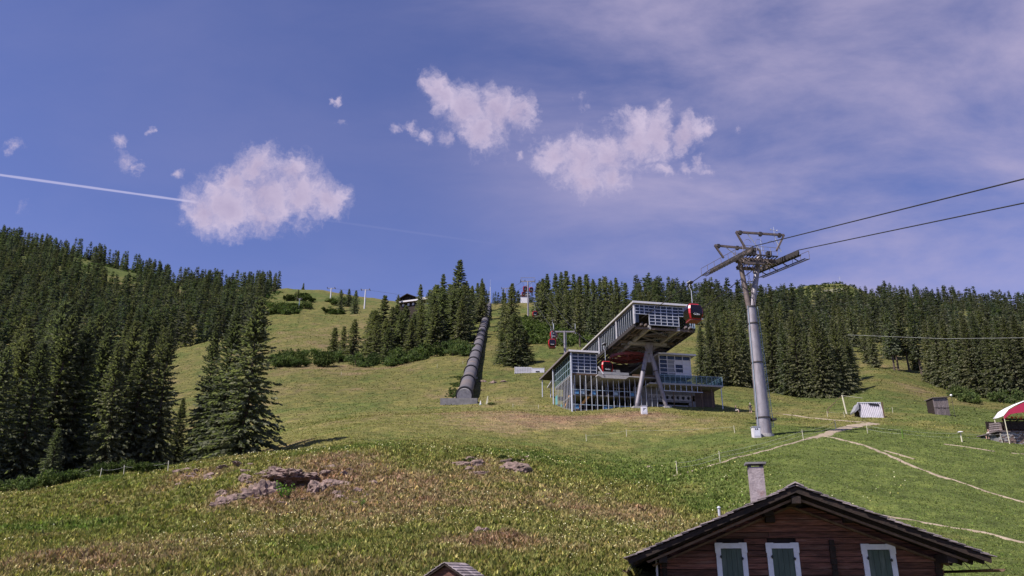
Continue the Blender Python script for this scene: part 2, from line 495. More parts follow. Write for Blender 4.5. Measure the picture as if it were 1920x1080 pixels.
COLS = {
    -150: [(30, 1110), (45, 1020), (62, 950), (75, 920), (95, 908), (150, 850), (250, 750), (400, 600), (550, 480), (680, 432), (800, 450), (1500, 560)],
    0: [(28, 1095), (45, 1008), (60, 950), (72, 922), (90, 907), (140, 850), (250, 735), (400, 590), (550, 492), (680, 452), (800, 470), (1500, 590)],
    200: [(28, 1090), (45, 1003), (60, 930), (74, 892), (90, 884), (140, 830), (250, 722), (400, 610), (550, 532), (680, 496), (800, 508), (1500, 610)],
    400: [(28, 1085), (40, 1012), (52, 945), (64, 886), (74, 864), (90, 868), (110, 850), (150, 805), (230, 705), (300, 655), (420, 595), (560, 556), (700, 540), (850, 560), (1500, 640)],
    520: [(28, 1085), (38, 1014), (48, 954), (60, 882), (71, 852), (86, 850), (106, 820), (150, 768), (200, 712), (250, 672), (330, 625), (450, 580), (560, 553), (640, 545), (800, 570), (1500, 640)],
    600: [(28, 1083), (36, 1024), (46, 962), (58, 886), (68, 850), (78, 843), (90, 824), (105, 806), (125, 788), (150, 764), (190, 716), (240, 678), (330, 628), (450, 580), (560, 553), (640, 546), (800, 575), (1500, 640)],
    720: [(28, 1082), (40, 992), (55, 905), (66, 850), (74, 838), (86, 825), (100, 800), (118, 780), (130, 774), (150, 757), (190, 715), (235, 682), (300, 640), (400, 595), (500, 572), (620, 566), (800, 590), (1500, 650)],
    870: [(28, 1082), (40, 992), (55, 910), (66, 858), (75, 844), (90, 822), (110, 788), (128, 770), (140, 764), (150, 757), (187, 702), (227, 662), (300, 619), (430, 577), (520, 570), (700, 590), (1500, 650)],
    960: [(28, 1082), (40, 994), (54, 916), (64, 866), (72, 853), (90, 828), (108, 795), (122, 774), (135, 765), (150, 745), (187, 700), (230, 657), (300, 612), (400, 578), (470, 570), (600, 585), (1500, 640)],
    1080: [(28, 1082), (40, 1000), (54, 935), (66, 892), (78, 868), (92, 834), (106, 800), (122, 779), (140, 766), (170, 722), (200, 685), (240, 648), (300, 612), (380, 578), (450, 566), (600, 575), (1500, 630)],
    1200: [(28, 1088), (40, 1015), (54, 952), (66, 908), (76, 884), (90, 842), (105, 800), (118, 776), (130, 767), (150, 752), (180, 722), (240, 660), (300, 620), (380, 585), (450, 572), (600, 575), (1500, 610)],
    1350: [(24, 1190), (30, 1110), (42, 1022), (55, 952), (68, 897), (80, 853), (92, 817), (108, 790), (125, 777), (140, 760), (160, 738), (185, 715), (230, 668), (300, 625), (400, 590), (500, 575), (650, 575), (1500, 575)],
    1500: [(24, 1260), (30, 1160), (38, 1050), (48, 965), (60, 902), (75, 852), (88, 818), (100, 803), (120, 785), (140, 766), (165, 747), (185, 736), (230, 702), (300, 650), (400, 610), (550, 580), (700, 568), (1000, 560), (1500, 541), (2000, 570)],
    1580: [(100, 803), (165, 744), (230, 695), (300, 655), (700, 570), (1000, 560), (1500, 534), (2000, 570)],
    1650: [(24, 1260), (30, 1150), (38, 1052), (48, 978), (60, 912), (75, 857), (88, 822), (100, 804), (120, 784), (140, 760), (170, 728), (210, 697), (260, 680), (350, 640), (450, 605), (600, 577), (750, 566), (1000, 572), (1500, 565), (2000, 590)],
    1780: [(24, 1240), (30, 1130), (38, 1046), (50, 976), (62, 906), (78, 852), (90, 824), (110, 800), (130, 780), (150, 763), (170, 747), (200, 732), (300, 665), (400, 625), (550, 590), (700, 575), (900, 590), (1500, 640)],
    1920: [(24, 1220), (30, 1120), (38, 1046), (50, 986), (62, 922), (78, 862), (90, 838), (110, 808), (130, 788), (150, 773), (165, 761), (200, 736), (300, 672), (400, 635), (550, 597), (700, 583), (900, 600), (1500, 650)],
    2100: [(30, 1110), (50, 990), (62, 930), (78, 875), (110, 820), (150, 780), (200, 745), (300, 690), (400, 650), (550, 610), (700, 595), (900, 610), (1500, 650)],
}
cx_, ce_ = [], []
for px, lst in COLS.items():
    for (Y, py) in lst:
        w = P(px, py, Y)
        r = math.hypot(w[0], w[1])
        cx_.append((math.atan2(w[0], w[1]) * 3.0, math.log(r)))
        ce_.append(w[2] / r)
for a in (-40, -28, -14, 0, 14, 28, 40):       # the ground drops away under the camera's building
    for r, e in ((4, -1.25), (9, -0.58), (16, -0.30)):
        cx_.append((R(a) * 3.0, math.log(r))); ce_.append(e if a < 10 else e - 0.02)
CX = np.array(cx_); CE = np.array(ce_)


def _phi(d2):
    return 0.5 * d2 * np.log(d2 + 1e-12)


def _solve():
    n = len(CX)
    d2 = ((CX[:, None, :] - CX[None, :, :]) ** 2).sum(-1)
    A = np.zeros((n + 3, n + 3))
    A[:n, :n] = _phi(d2) + np.eye(n) * 2e-4
    A[:n, n] = 1; A[:n, n + 1:] = CX
    A[n:, :n] = A[:n, n:].T
    b = np.zeros(n + 3); b[:n] = CE
    return np.linalg.solve(A, b)


RW = _solve()


def smooth_e(th, lr):
    q = np.stack([th * 3.0, lr], -1)
    out = np.empty(len(q))
    for i in range(0, len(q), 20000):
        c = q[i:i + 20000]
        d2 = (c[:, None, 0] - CX[None, :, 0]) ** 2 + (c[:, None, 1] - CX[None, :, 1]) ** 2
        out[i:i + 20000] = _phi(d2) @ RW[:-3] + RW[-3] + c @ RW[-2:]
    return out


def G(x, y):
    """height of the ground"""
    x = np.atleast_1d(np.asarray(x, float)); y = np.atleast_1d(np.asarray(y, float))
    r = np.maximum(np.hypot(x, y), 3.0)
    th = np.arctan2(x, y)
    e = smooth_e(np.clip(th, -0.72, 0.72), np.log(np.clip(r, 4, 2200)))
    back = sstep(0.85, 1.9, np.abs(th))
    e = e * (1 - back) + (-0.22 - 3.0 / r) * back
    z = e * np.minimum(r, 2200)
    z += (fbm(x / 0.75, y / 0.75, 2, 17) - 0.5) * 0.26 * sstep(22, 30, r) * (1 - sstep(64, 92, r)) * (1 - 0.6 * sstep(0.20, 0.34, th))
    z += (fbm(x / 2.1, y / 2.1, 3, 3) - 0.5) * 0.34 * sstep(20, 32, r) * (1 - 0.55 * sstep(75, 100, r))
    z += (fbm(x / 9, y / 9, 3, 7) - 0.5) * 0.9 * sstep(24, 45, r) * (0.55 + 0.45 * sstep(150, 220, r))
    z += (fbm(x / 40, y / 40, 4, 11) - 0.5) * 7 * sstep(220, 420, r)
    for (qx, qy, qr) in BUMPS:
        w_ = np.exp(-((x - qx) ** 2 + (y - qy) ** 2) / (qr * qr))
        z = z + w_ * ((fbm(x / 1.1, y / 1.1, 3, 41) - 0.42) * 1.1)
    for (qx, qy, qr, qd) in CARVE:
        z = z - qd * np.exp(-(((x - qx) / qr) ** 2 + ((y - qy) / (qr * 0.75)) ** 2) ** 2)
    return z


CARVE = []
BUMPS = []


def G1(x, y):
    return float(G(x, y)[0])


def hit(px, py, y0=22, y1=900, n=1500):
    """where the line of sight meets the ground"""
    Y = np.exp(np.linspace(math.log(y0), math.log(y1), n))
    d = ray(px, py)
    X = d[0] / d[1] * Y; Z = d[2] / d[1] * Y
    g = G(X, Y)
    k = np.argmax(g >= Z)
    if not (g >= Z).any():
        k = n - 1
    return Vector((X[k], Y[k], float(g[k])))


def at(px, py, Y):
    """a point of the ground at distance Y in the direction of a pixel"""
    w = P(px, py, Y)
    return Vector((w[0], w[1], G1(w[0], w[1])))


for _px, _py, _r in ((480, 915, 3.4), (590, 895, 3.2), (640, 862, 2.6), (370, 890, 2.2), (915, 868, 2.6), (930, 1010, 1.8), (1170, 960, 2.6), (160, 1045, 2.4)):
    _w = hit(_px, _py, 28, 90)
    BUMPS.append((_w.x, _w.y, _r))
_w = hit(541, 916, 30, 90)
CARVE.append((_w.x, _w.y + 0.75, 1.3, 1.6))     # the hollow between the rocks of the knoll

# ground colours: lush, olive, tan, soil, by noise and by named patches
PATCH = [  # px, py, radius m, dryness
    (480, 915, 5, 0.5), (590, 900, 5, 0.45), (640, 860, 4, 0.42), (370, 890, 3, 0.45), (910, 870, 3.4, 0.55), (930, 1010, 2.2, 0.55),
    (200, 1040, 4, 0.35), (30, 1010, 3, 0.4), (1160, 960, 4, 0.3), (1230, 1000, 5, 0.35), (700, 960, 8, 0.15), (1050, 790, 10, 0.45), (1180, 780, 8, 0.4),
    (940, 750, 12, 0.3), (960, 785, 14, 0.25), (760, 800, 16, 0.18), (560, 640, 40, 0.25), (600, 690, 40, 0.1), (1000, 700, 14, 0.15),
    (1700, 820, 20, -0.45), (1850, 880, 20, -0.35), (1600, 900, 16, -0.35), (1500, 950, 14, -0.3), (1700, 760, 24, -0.3), (600, 560, 60, -0.2),
    (1030, 610, 50, -0.35), (180, 500, 60, -0.5), (280, 1000, 7, -0.25), (1180, 890, 8, -0.25), (850, 900, 7, -0.12), (1570, 545, 300, -0.1)]
PW = [(hit(a, b, 24, 1600), r, k) for a, b, r, k in PATCH]


def dryness(x, y):
    d = 0.5 + (fbm(x / 7, y / 7, 4, 21) - 0.5) * 0.9 + (fbm(x / 28, y / 28, 3, 5) - 0.5) * 0.8 + (fbm(x / 1.3, y / 1.3, 2, 9) - 0.5) * 0.45
    for w, r, k in PW:
        d = d + k * np.exp(-((x - w.x) ** 2 + (y - w.y) ** 2) / (r * r))
    return d


def groundcol(x, y):
    d = dryness(x, y)[:, None]
    lush = np.array([0.092, 0.116, 0.032]); olive = np.array([0.145, 0.138, 0.046]); tan = np.array([0.215, 0.160, 0.090]); soil = np.array([0.185, 0.115, 0.078])
    c = lush + (olive - lush) * sstep(0.15, 0.6, d)
    c = c + (tan - c) * sstep(0.62, 1.02, d) * 0.8
    c = c + (soil - c) * sstep(0.92, 1.35, d) * 0.8
    c = c * (1 - 0.24 * sstep(115, 190, np.hypot(x, y)))[:, None]      # ground colour darkens with distance
    return c


def ground_mat():
    m = bpy.data.materials.new('alpine_meadow_ground')
    m.use_nodes = True
    t = m.node_tree
    N = NT(t)
    b = t.nodes['Principled BSDF']
    a = N.n('ShaderNodeAttribute', attribute_name='tone').outputs['Color']
    co = N.n('ShaderNodeNewGeometry').outputs['Position']
    f1 = N.noise(co, 3.2, 6, 0.65); f2 = N.noise(co, 0.45, 9, 0.72); f3 = N.noise(co, 9.0, 3, 0.6)
    c = N.vec('SCALE', a, scale=N.ramp(f1, 0.25, 0.78, 0.55, 1.5, False))
    c = N.mix(N.ramp(f2, 0.45, 0.75, 0.0, 0.45), c, N.mix(1.0, c, (1.35, 1.08, 0.85), 'MULTIPLY'))
    c = N.vec('SCALE', c, scale=N.ramp(f3, 0.3, 0.72, 0.7, 1.3, False))
    c = N.vec('SCALE', c, scale=N.ramp(f2, 0.34, 0.66, 0.62, 1.42, False))
    N.put(b.inputs['Base Color'], c)
    b.inputs['Roughness'].default_value = 0.95
    b.inputs['Specular IOR Level'].default_value = 0.1
    bn = N.n('ShaderNodeBump'); bn.inputs['Strength'].default_value = 0.9; bn.inputs['Distance'].default_value = 0.25
    N.put(bn.inputs['Height'], N.math('ADD', f1, N.math('MULTIPLY', f3, 0.5)))
    t.links.new(bn.outputs[0], b.inputs['Normal'])
    return m


M['ground'] = ground_mat()


def build_ground():
    th = np.r_[np.linspace(-math.pi, -0.72, 70, endpoint=False), np.linspace(-0.72, 0.72, 620), np.linspace(0.72, math.pi, 70)[1:-1]]
    lr = np.r_[np.linspace(math.log(3.0), math.log(24), 30, endpoint=False), np.linspace(math.log(24), math.log(110), 340, endpoint=False),
               np.linspace(math.log(110), math.log(2600), 300)]
    T, L = np.meshgrid(th, lr)
    r = np.exp(L)
    X = (r * np.sin(T)).ravel(); Y = (r * np.cos(T)).ravel()
    Z = G(X, Y)
    nt, nr = len(th), len(lr)
    i = np.arange(nr - 1)[:, None] * nt; j = np.arange(nt)[None, :]; jn = (j + 1) % nt
    F = np.stack([i + j, i + jn, i + nt + jn, i + nt + j], -1).reshape(-1, 4)
    cent = np.array([[0, 0, float(Z[:nt].mean())]])
    V = np.r_[np.c_[X, Y, Z]]
    o = from_arrays('ground', V, F, 'ground', tone=groundcol(X, Y), corners=4)
    o.data.polygons.foreach_set('use_smooth', np.ones(len(F), dtype=bool))
    tag(o, kind='structure')
    return o


build_ground()

# ------------------------------------------------------------------ paths (draped strips)
def strip(name, pts, w0, w1=None, y0=22, lift=0.05):
    w1 = w0 if w1 is None else w1
    pw = [hit(a, b, y0) for a, b in pts]
    dense = []
    for a, b in zip(pw[:-1], pw[1:]):
        n = max(2, int((b - a).length / 0.8))
        for i in range(n):
            dense.append(a.lerp(b, i / n))
    dense.append(pw[-1])
    for _ in range(6):
        dense = [dense[0]] + [(dense[i - 1] + dense[i] * 2 + dense[i + 1]) / 4 for i in range(1, len(dense) - 1)] + [dense[-1]]
    n = len(dense); V = []; F = []
    K = 5
    for i, p in enumerate(dense):
        d = (dense[min(i + 1, n - 1)] - dense[max(i - 1, 0)]); d.z = 0; d.normalize()
        s = Vector((d.y, -d.x, 0))
        w = (w0 + (w1 - w0) * i / n) * (0.75 + 0.5 * float(fbm(np.array([p.x * 0.9]), np.array([p.y * 0.9]), 2, 4)[0]))
        for k in range(K):
            jx = (float(fbm(np.array([p.x * 2.3 + k * 9]), np.array([p.y * 2.3]), 2, 6)[0]) - 0.5) * w * 0.55 if k in (0, K - 1) else 0
            q = p + s * (w * (k / (K - 1) - 0.5) + jx)
            V.append((q.x, q.y, 0))
    V = np.array(V)
    edge = np.tile([0, 1, 1, 1, 0], n)
    V[:, 2] = G(V[:, 0], V[:, 1]) + np.where(edge == 1, lift, -0.03)
    for i in range(n - 1):
        for k in range(K - 1):
            a = i * K + k
            F.append((a, a + 1, a + K + 1, a + K))
    o = from_arrays(name, V, np.array(F), 'path', corners=4)
    tag(o, kind='structure')
    PATHS.append([(p.x, p.y, max(w0, w1)) for p in dense])
    return o


PATHS = []
strip('path_along_fence', [(1262, 893), (1300, 884), (1350, 868), (1400, 855), (1450, 842), (1500, 828), (1535, 819)], 0.2, 0.5)
strip('path_to_valley', [(1545, 818), (1590, 828), (1630, 838), (1665, 853), (1700, 870), (1745, 888), (1800, 905), (1860, 925), (1930, 945)], 0.6, 0.34)
strip('path_to_stand', [(1470, 777), (1510, 782), (1550, 787), (1590, 790), (1632, 793)], 0.7, 1.0, 60)
strip('path_junction', [(1522, 822), (1545, 816), (1560, 809), (1590, 802), (1612, 797), (1640, 794)], 1.3, 3.0, 60)
strip('path_behind_chalet', [(1655, 968), (1700, 974), (1760, 984), (1820, 994), (1880, 1006), (1950, 1020)], 0.28, 0.42)
strip('path_beside_pipe', [(852, 752), (862, 735), (872, 712), (884, 680), (893, 650), (902, 622), (909, 600)], 1.6, 1.4, 120)
strip('path_spur', [(1660, 846), (1690, 853), (1715, 862)], 0.4, 0.3)
strip('path_stripe', [(1770, 833), (1800, 836), (1835, 842), (1865, 847)], 0.5, 0.4)
strip('path_verge', [(1895, 850), (1940, 853)], 0.4)

# ------------------------------------------------------------------ spruces
def rot_about(d, ax, ang):
    return d * np.cos(ang)[:, None] + np.cross(ax, d) * np.sin(ang)[:, None] + ax * ((ax * d).sum(1) * (1 - np.cos(ang)))[:, None]


def spruce_crown(seed, H, RAD, nw, nb, ns, sz, tri=False, low=0.05, pw=0.85, ragged=0.25):
    rg = np.random.RandomState(seed)
    pos = []; out = []; hrel = []; frac = []
    lean = rg.uniform(-0.012, 0.012, 2)
    for w in list(range(nw)) + [nw * (0.72 + 0.28 * q / (nw * 0.3)) for q in range(int(nw * 0.3))]:
        rel = low + (1 - low) * ((w + rg.uniform(-0.35, 0.35)) / nw)
        rel = min(max(rel, low * 0.7), 0.985)
        L0 = RAD * (1 - rel) ** pw * (0.9 + 0.1 * min(1, rel / 0.12)) + 0.15
        k = max(3, int(round(nb * (0.55 + 0.45 * (1 - rel)))))
        a0 = rg.uniform(0, 6.28)
        for b in range(k):
            a = a0 + 6.283 * b / k + rg.uniform(-0.35, 0.35)
            L = L0 * rg.uniform(1 - 2 * ragged, 1 + ragged * 0.45)
            el = R(-16) + R(50) * rel ** 1.6 + rg.uniform(-0.13, 0.13)
            m = max(2, int(round(ns * (0.35 + 0.65 * L / RAD))))
            f = (np.arange(m) + rg.uniform(0.1, 0.9, m)) / m
            f = f ** 0.75
            o = np.array([math.cos(a), math.sin(a), 0])
            hh = rel * H
            droop = 0.22 * (1 - rel)
            z = hh + L * f * math.tan(el) - droop * L * f * f + 0.10 * L * f ** 4
            p = o[None, :] * (L * f)[:, None]
            p[:, 2] = z
            p[:, 0] += lean[0] * hh; p[:, 1] += lean[1] * hh
            pos.append(p); out.append(np.repeat(o[None, :], m, 0)); hrel.append(np.full(m, rel)); frac.append(f)
    pos = np.concatenate(pos); out = np.concatenate(out); hrel = np.concatenate(hrel); frac = np.concatenate(frac)
    n = len(pos)
    side = np.stack([-out[:, 1], out[:, 0], np.zeros(n)], 1)
    d = out * rg.uniform(0.5, 1.0, (n, 1)) + side * rg.uniform(-0.85, 0.85, (n, 1))
    d[:, 2] += rg.uniform(-1.0, 0.15, n) * (1 - hrel) + 0.9 * hrel ** 3
    d /= np.linalg.norm(d, axis=1)[:, None]
    ln = sz * rg.uniform(0.65, 1.35, n) * (0.55 + 0.45 * (1 - hrel)) * (1.05 - 0.3 * frac)
    up = np.zeros((n, 3)); up[:, 2] = 1
    wv = np.cross(d, up); wv /= np.linalg.norm(wv, axis=1)[:, None] + 1e-9
    wv = rot_about(wv, d, rg.uniform(-1.5, 1.5, n))
    wd = ln * rg.uniform(0.45, 0.70, n)
    a = pos - d * ln[:, None] * 0.25
    c = pos + d * ln[:, None] * 0.75
    c[:, 2] -= ln * 0.10
    mid = pos + d * ln[:, None] * 0.22
    b1 = mid + wv * wd[:, None] * 0.5; b2 = mid - wv * wd[:, None] * 0.5
    if tri:
        V = np.stack([b1 - d * ln[:, None] * 0.3, b2 - d * ln[:, None] * 0.3, c], 1).reshape(-1, 3)
        F = np.arange(n * 3).reshape(-1, 3)
    else:
        V = np.stack([a, b1, c, b2], 1).reshape(-1, 3)
        F = np.arange(n * 4).reshape(-1, 4)
    # pointed leader
    return V, F, lean


def make_spruce(seed, H, RAD, nw, nb, ns, sz, **kw):
    V, F, lean = spruce_crown(seed, H, RAD, nw, nb, ns, sz, **kw)
    c = from_arrays('crown', V, F, 'needles', corners=F.shape[1])
    mb = MB()
    t = [(0, 0, -1.5), (lean[0] * H * 0.3, lean[1] * H * 0.3, H * 0.3), (lean[0] * H * 0.7, lean[1] * H * 0.7, H * 0.7), (lean[0] * H, lean[1] * H, H * 1.0)]
    r = [0.017 * H, 0.012 * H, 0.006 * H, 0.012]
    for i in range(3):
        mb.tube(t[i], t[i + 1], r[i], r[i + 1], 7, cap=(i == 2))
    tr_ = mb.build('trunk', 'bark', smooth=True)
    return (c.data, tr_.data, c, tr_, H)


NEAR = [make_spruce(100 + i, 20, rad, 52, 10, 22, 0.80, pw=pw_, low=0.025) for i, (rad, pw_) in enumerate([(4.2, 0.75), (3.8, 0.8), (4.6, 0.7), (4.0, 0.68), (4.7, 0.8)])]
MID = [make_spruce(200 + i, 20, rad, nw_, nb_, 11, sz_, pw=pw_, ragged=rag, low=0.035)
       for i, (rad, pw_, nw_, nb_, sz_, rag) in enumerate([(3.7, 0.8, 36, 9, 1.15, 0.27), (3.2, 0.75, 34, 9, 1.2, 0.36), (4.1, 0.85, 36, 9, 1.1, 0.22), (3.5, 0.62, 34, 8, 1.25, 0.40),
                                                          (4.6, 0.78, 38, 10, 1.15, 0.30), (2.9, 0.72, 32, 8, 1.1, 0.30), (4.9, 0.92, 38, 10, 1.2, 0.34), (3.9, 0.55, 36, 9, 1.2, 0.42), (4.3, 0.7, 34, 9, 1.35, 0.26)])]
BARE = [make_spruce(260 + i, 20, 2.7, 28, 9, 10, 1.2, pw=0.6, ragged=0.3, low=0.28) for i in range(2)]
for pr in NEAR + MID + BARE:
    for o in (pr[2], pr[3]):
        bpy.data.objects.remove(o)
rg = random.Random(5)
N_TREES = [0]


def plant(proto, loc, H, label, group=None, wide=1.0, name='spruce_tree'):
    e = empty(name, (loc[0], loc[1], loc[2] - 0.15), rg.uniform(0, 6.28))
    e.rotation_euler = (rg.gauss(0, 0.018), rg.gauss(0, 0.018), rg.uniform(0, 6.28))
    tag(e, label, 'tree', group)
    s = H / proto[4]
    for nm, me in (('trunk', proto[1]), ('crown', proto[0])):
        o = bpy.data.objects.new(nm, me)
        col.objects.link(o)
        o.parent = e
        o.scale = (s * wide, s * wide, s)
    N_TREES[0] += 1
    return e


def plant_px(protos, px, Y, py_top, label, group=None, wide=1.0, py=700):
    g = at(px, py, Y)
    top = P(px, py_top, Y)
    H = max(3.0, top[2] - g.z)
    return plant(rg.choice(protos), g, H, label, group, wide)


# the near spruces on the left, one by one: pixel column, distance, pixel height of the top
LEFT_NEAR = [
    (448, 84, 556, 'tall broad spruce at the right end of the near left row, casting the long shadow', 1.15),
    (402, 87, 588, 'spruce just left of the tallest one at the right end of the near row', 1.05),
    (372, 90, 602, 'spruce right of the bright meadow gap in the near left row', 0.75),
    (286, 87, 604, 'spruce left of the bright meadow gap in the near left row', 0.72),
    (268, 92, 612, 'slim spruce second to the left of the meadow gap', 0.9),
    (238, 86, 610, 'spruce third to the left of the meadow gap, with pale outer twigs', 1.0),
    (196, 84, 640, 'shorter spruce in the middle of the near left row', 1.0),
    (160, 90, 612, 'spruce in the near left row behind the young green spruce', 1.0),
    (116, 86, 598, 'tall dark spruce above the shrubs in the near left row', 1.0),
    (74, 84, 588, 'tallest spruce of the near left row toward the left edge', 1.05),
    (34, 80, 640, 'spruce near the left edge with drooping lower branches', 1.0),
    (2, 84, 612, 'spruce cut by the left edge, its top high up', 1.05),
    (-30, 78, 650, 'spruce mostly beyond the left edge of the view', 1.0),
    (96, 78, 800, 'small young green spruce in front of the dark trunks at the left', 1.25),
    (325, 98, 745, 'short spruce standing low in the bright meadow gap', 1.1),
    (60, 97, 566, 'tall spruce rising behind the leftmost near spruces', 0.95),
    (135, 100, 590, 'spruce peeking out behind the dark near left row', 0.95),
    (215, 102, 600, 'spruce half hidden behind the middle of the near left row', 0.95)]
for px, Y, top, lab, wd in LEFT_NEAR:
    plant_px(NEAR, px, Y, top, lab, None, wd, 880)

# lone or telling trees
SINGLE = [
    (853, 300, 487, MID, 'tallest spruce of the grove left of the pipe, breaking the skyline', 1.25),
    (826, 300, 512, MID, 'slim spruce just left of the tallest one in the grove', 1.0),
    (964, 200, 586, NEAR, 'full dense spruce right of the pipe, behind the white slatted crate', 1.55),
    (957, 262, 530, NEAR, 'tall spruce right of the pipe, rising behind the dense one', 1.15),
    (944, 268, 548, MID, 'slim spruce between the pipe top and the two tall spruces', 1.0),
    (984, 203, 618, NEAR, 'small spruce leaning against the dense spruce beside the slatted crate', 1.7),
    (943, 204, 622, NEAR, 'small spruce left of the dense spruce, close to the pipe', 1.6),
    (712, 262, 552, MID, 'pointed spruce left in the grove below the wooden ridge house', 1.2),
    (781, 345, 532, MID, 'spruce just right of the wooden house on the ridge', 1.0),
    (740, 350, 552, MID, 'thin spruce just left of the wooden house on the ridge', 0.8),
    (545, 500, 543, MID, 'dark pair spruce standing alone on the green hill', 1.2),
    (540, 505, 546, MID, 'dark spruce beside its twin on the green hill', 1.1),
    (553, 630, 530, MID, 'tiny lone spruce on the crest of the green hill', 1.5),
    (657, 420, 544, MID, 'spruce between the two ridge lift towers, right one of three', 1.2),
    (643, 470, 541, MID, 'spruce between the two ridge lift towers, middle one of three', 1.2),
    (629, 440, 543, MID, 'spruce between the two ridge lift towers, left one of three', 1.1),
    (657, 245, 598, MID, 'small pointed spruce at the left foot of the grove', 1.3),
    (622, 250, 612, MID, 'round low spruce, leftmost of the grove below the green hill', 1.6),
    (640, 248, 610, MID, 'round low spruce between the leftmost one and the pointed one', 1.5)]
for px, Y, top, pr, lab, wd in SINGLE:
    plant_px(pr, px, Y, top, lab, None, wd)
# thin trunks standing in the open edge of the right wood
for w_, px, Y, top in (('second', 1678, 232, 580), ('third', 1686, 236, 585), ('fourth', 1706, 238, 576), ('fifth', 1728, 232, 582), ('first', 1640, 240, 590)):
    plant_px(BARE, px, Y, top, '%s bare-trunked spruce from the left at the open edge of the right wood' % w_, 'bare-trunked spruces at the wood edge')
plant_px(BARE, 1089, 238, 545, 'spruce with a pale bare trunk left of the station roof', None)

# groves
ORD = ['first', 'second', 'third', 'fourth', 'fifth', 'sixth', 'seventh', 'eighth', 'ninth', 'tenth', 'eleventh', 'twelfth', 'thirteenth', 'fourteenth', 'fifteenth']


def grove(spec, protos, label, group):
    for i, (px, Y, top, wd) in enumerate(spec):
        plant_px(protos, px, Y, top, label if i > 13 else '%s skyline spruce from the left end of the wood above the station' % ORD[i], group, wd)


def scatter(n, pxr, Yr, hr, protos, label, group, keep=None, seed=1, wide=(0.9, 1.2), mind=4.0):
    r = np.random.RandomState(seed)
    got = []
    tries = 0
    while len(got) < n and tries < n * 60:
        tries += 1
        px = r.uniform(*pxr); Y = math.exp(r.uniform(math.log(Yr[0]), math.log(Yr[1])))
        if keep and not keep(px, Y):
            continue
        w = P(px, 600, Y)
        if any((w[0] - a) ** 2 + (w[1] - b) ** 2 < mind ** 2 for a, b in got):
            continue
        got.append((w[0], w[1]))
        plant(protos[r.randint(len(protos))], (w[0], w[1], G1(w[0], w[1])), r.uniform(*hr), label, group, r.uniform(*wide))


gr = 'spruces of the grove left of the pipe'
scatter(30, (800, 882), (245, 330), (15, 21), MID, 'dark spruce in the tall right half of the grove beside the pipe', gr + ', tall half', lambda a, b: not (a > 872 and b < 300), 11, mind=4, wide=(1.05, 1.6))
scatter(24, (690, 800), (238, 320), (11, 16), MID, 'spruce in the lower left half of the grove beside the pipe', gr + ', low half', lambda a, b: True, 12, mind=4, wide=(1.15, 1.8))
scatter(8, (872, 908), (330, 420), (15, 19), MID, 'spruce on the ridge just left of the top of the pipe', 'spruces by the pipe top', None, 13)
# wood right of the gondola line, above the station
grove([(1018, 300, 520, 1), (1030, 305, 512, 1), (1044, 300, 511, 1), (1055, 310, 508, 1), (1068, 300, 507, 1.1), (1082, 308, 513, 1), (1094, 300, 518, 1),
       (1106, 305, 512, 1.1), (1118, 298, 521, 1), (1130, 305, 520, 1), (1142, 300, 518, 1.1), (1154, 308, 524, 1), (1166, 300, 520, 1), (1178, 305, 530, 1),
       (1010, 310, 530, 1), (1100, 270, 560, 1.1), (1112, 262, 570, 1.1), (1125, 270, 560, 1.1), (1140, 262, 575, 1.1), (1156, 268, 560, 1.1), (1172, 262, 570, 1.1),
       (1050, 285, 540, 1.1), (1066, 278, 545, 1.1), (1080, 282, 540, 1.1), (1036, 288, 545, 1.1), (1186, 268, 560, 1.1), (1196, 300, 545, 1), (1210, 300, 548, 1),
       (1225, 310, 545, 1), (1240, 300, 550, 1)],
      MID, 'spruce of the dense wood on the slope above the station roof', 'spruces above the station')
# front row of the right wood
front = [(1318, 182, 612), (1338, 178, 600), (1358, 184, 596), (1378, 180, 590), (1398, 186, 600), (1452, 176, 576), (1474, 172, 604), (1496, 170, 584), (1518, 168, 612),
         (1538, 166, 590), (1558, 166, 618), (1578, 168, 596), (1596, 172, 632), (1466, 190, 580), (1508, 192, 578), (1548, 190, 584), (1586, 192, 594)]
for i, (px, Y, top) in enumerate(front):
    lab = ('%s full spruce left of the big tower shaft, counted from the station' % ORD[i]) if i < 5 else \
        ('%s full front-row spruce right of the big tower shaft' % ORD[i - 5]) if i < 13 else ('%s spruce peeking over the front row right of the big tower' % ORD[i - 13])
    plant_px(NEAR, px, Y, top, lab, 'front spruces beside the lift tower', 0.95)
front2 = [(1748, 206, 600), (1768, 200, 590), (1788, 196, 598), (1806, 190, 586), (1826, 186, 596), (1846, 184, 588), (1864, 180, 600), (1884, 178, 590), (1904, 176, 596), (1925, 178, 588), (1945, 176, 596)]
for i, (px, Y, top) in enumerate(front2):
    plant_px(NEAR, px, Y, top, '%s full front-row spruce behind the red canopy, counted from the meadow gap' % ORD[i], 'front spruces behind the red canopy', 0.95)
scatter(50, (1285, 1925), (212, 330), (12, 20), MID, 'spruce in the deep dark wood on the right slope', 'spruces of the right wood',
        lambda a, b: b > (232 if 1600 < a < 1745 else 205), 14, mind=5)
# left hillside, the nearer ones
scatter(75, (-60, 480), (125, 330), (11, 21), MID, 'spruce of the steep wood on the left hillside', 'spruces of the left hillside',
        lambda a, b: a < 285 or (b > 290 and not 300 < a < 362), 15, mind=5, wide=(0.75, 1.35))
print('trees', N_TREES[0])


# far woods: one mass each
LOWP = [spruce_crown(300 + i, 20, rad, 15, 6, 5, 2.3, tri=True, ragged=0.28, pw=0.78) for i, rad in enumerate([3.6, 3.0, 4.0, 3.3])]


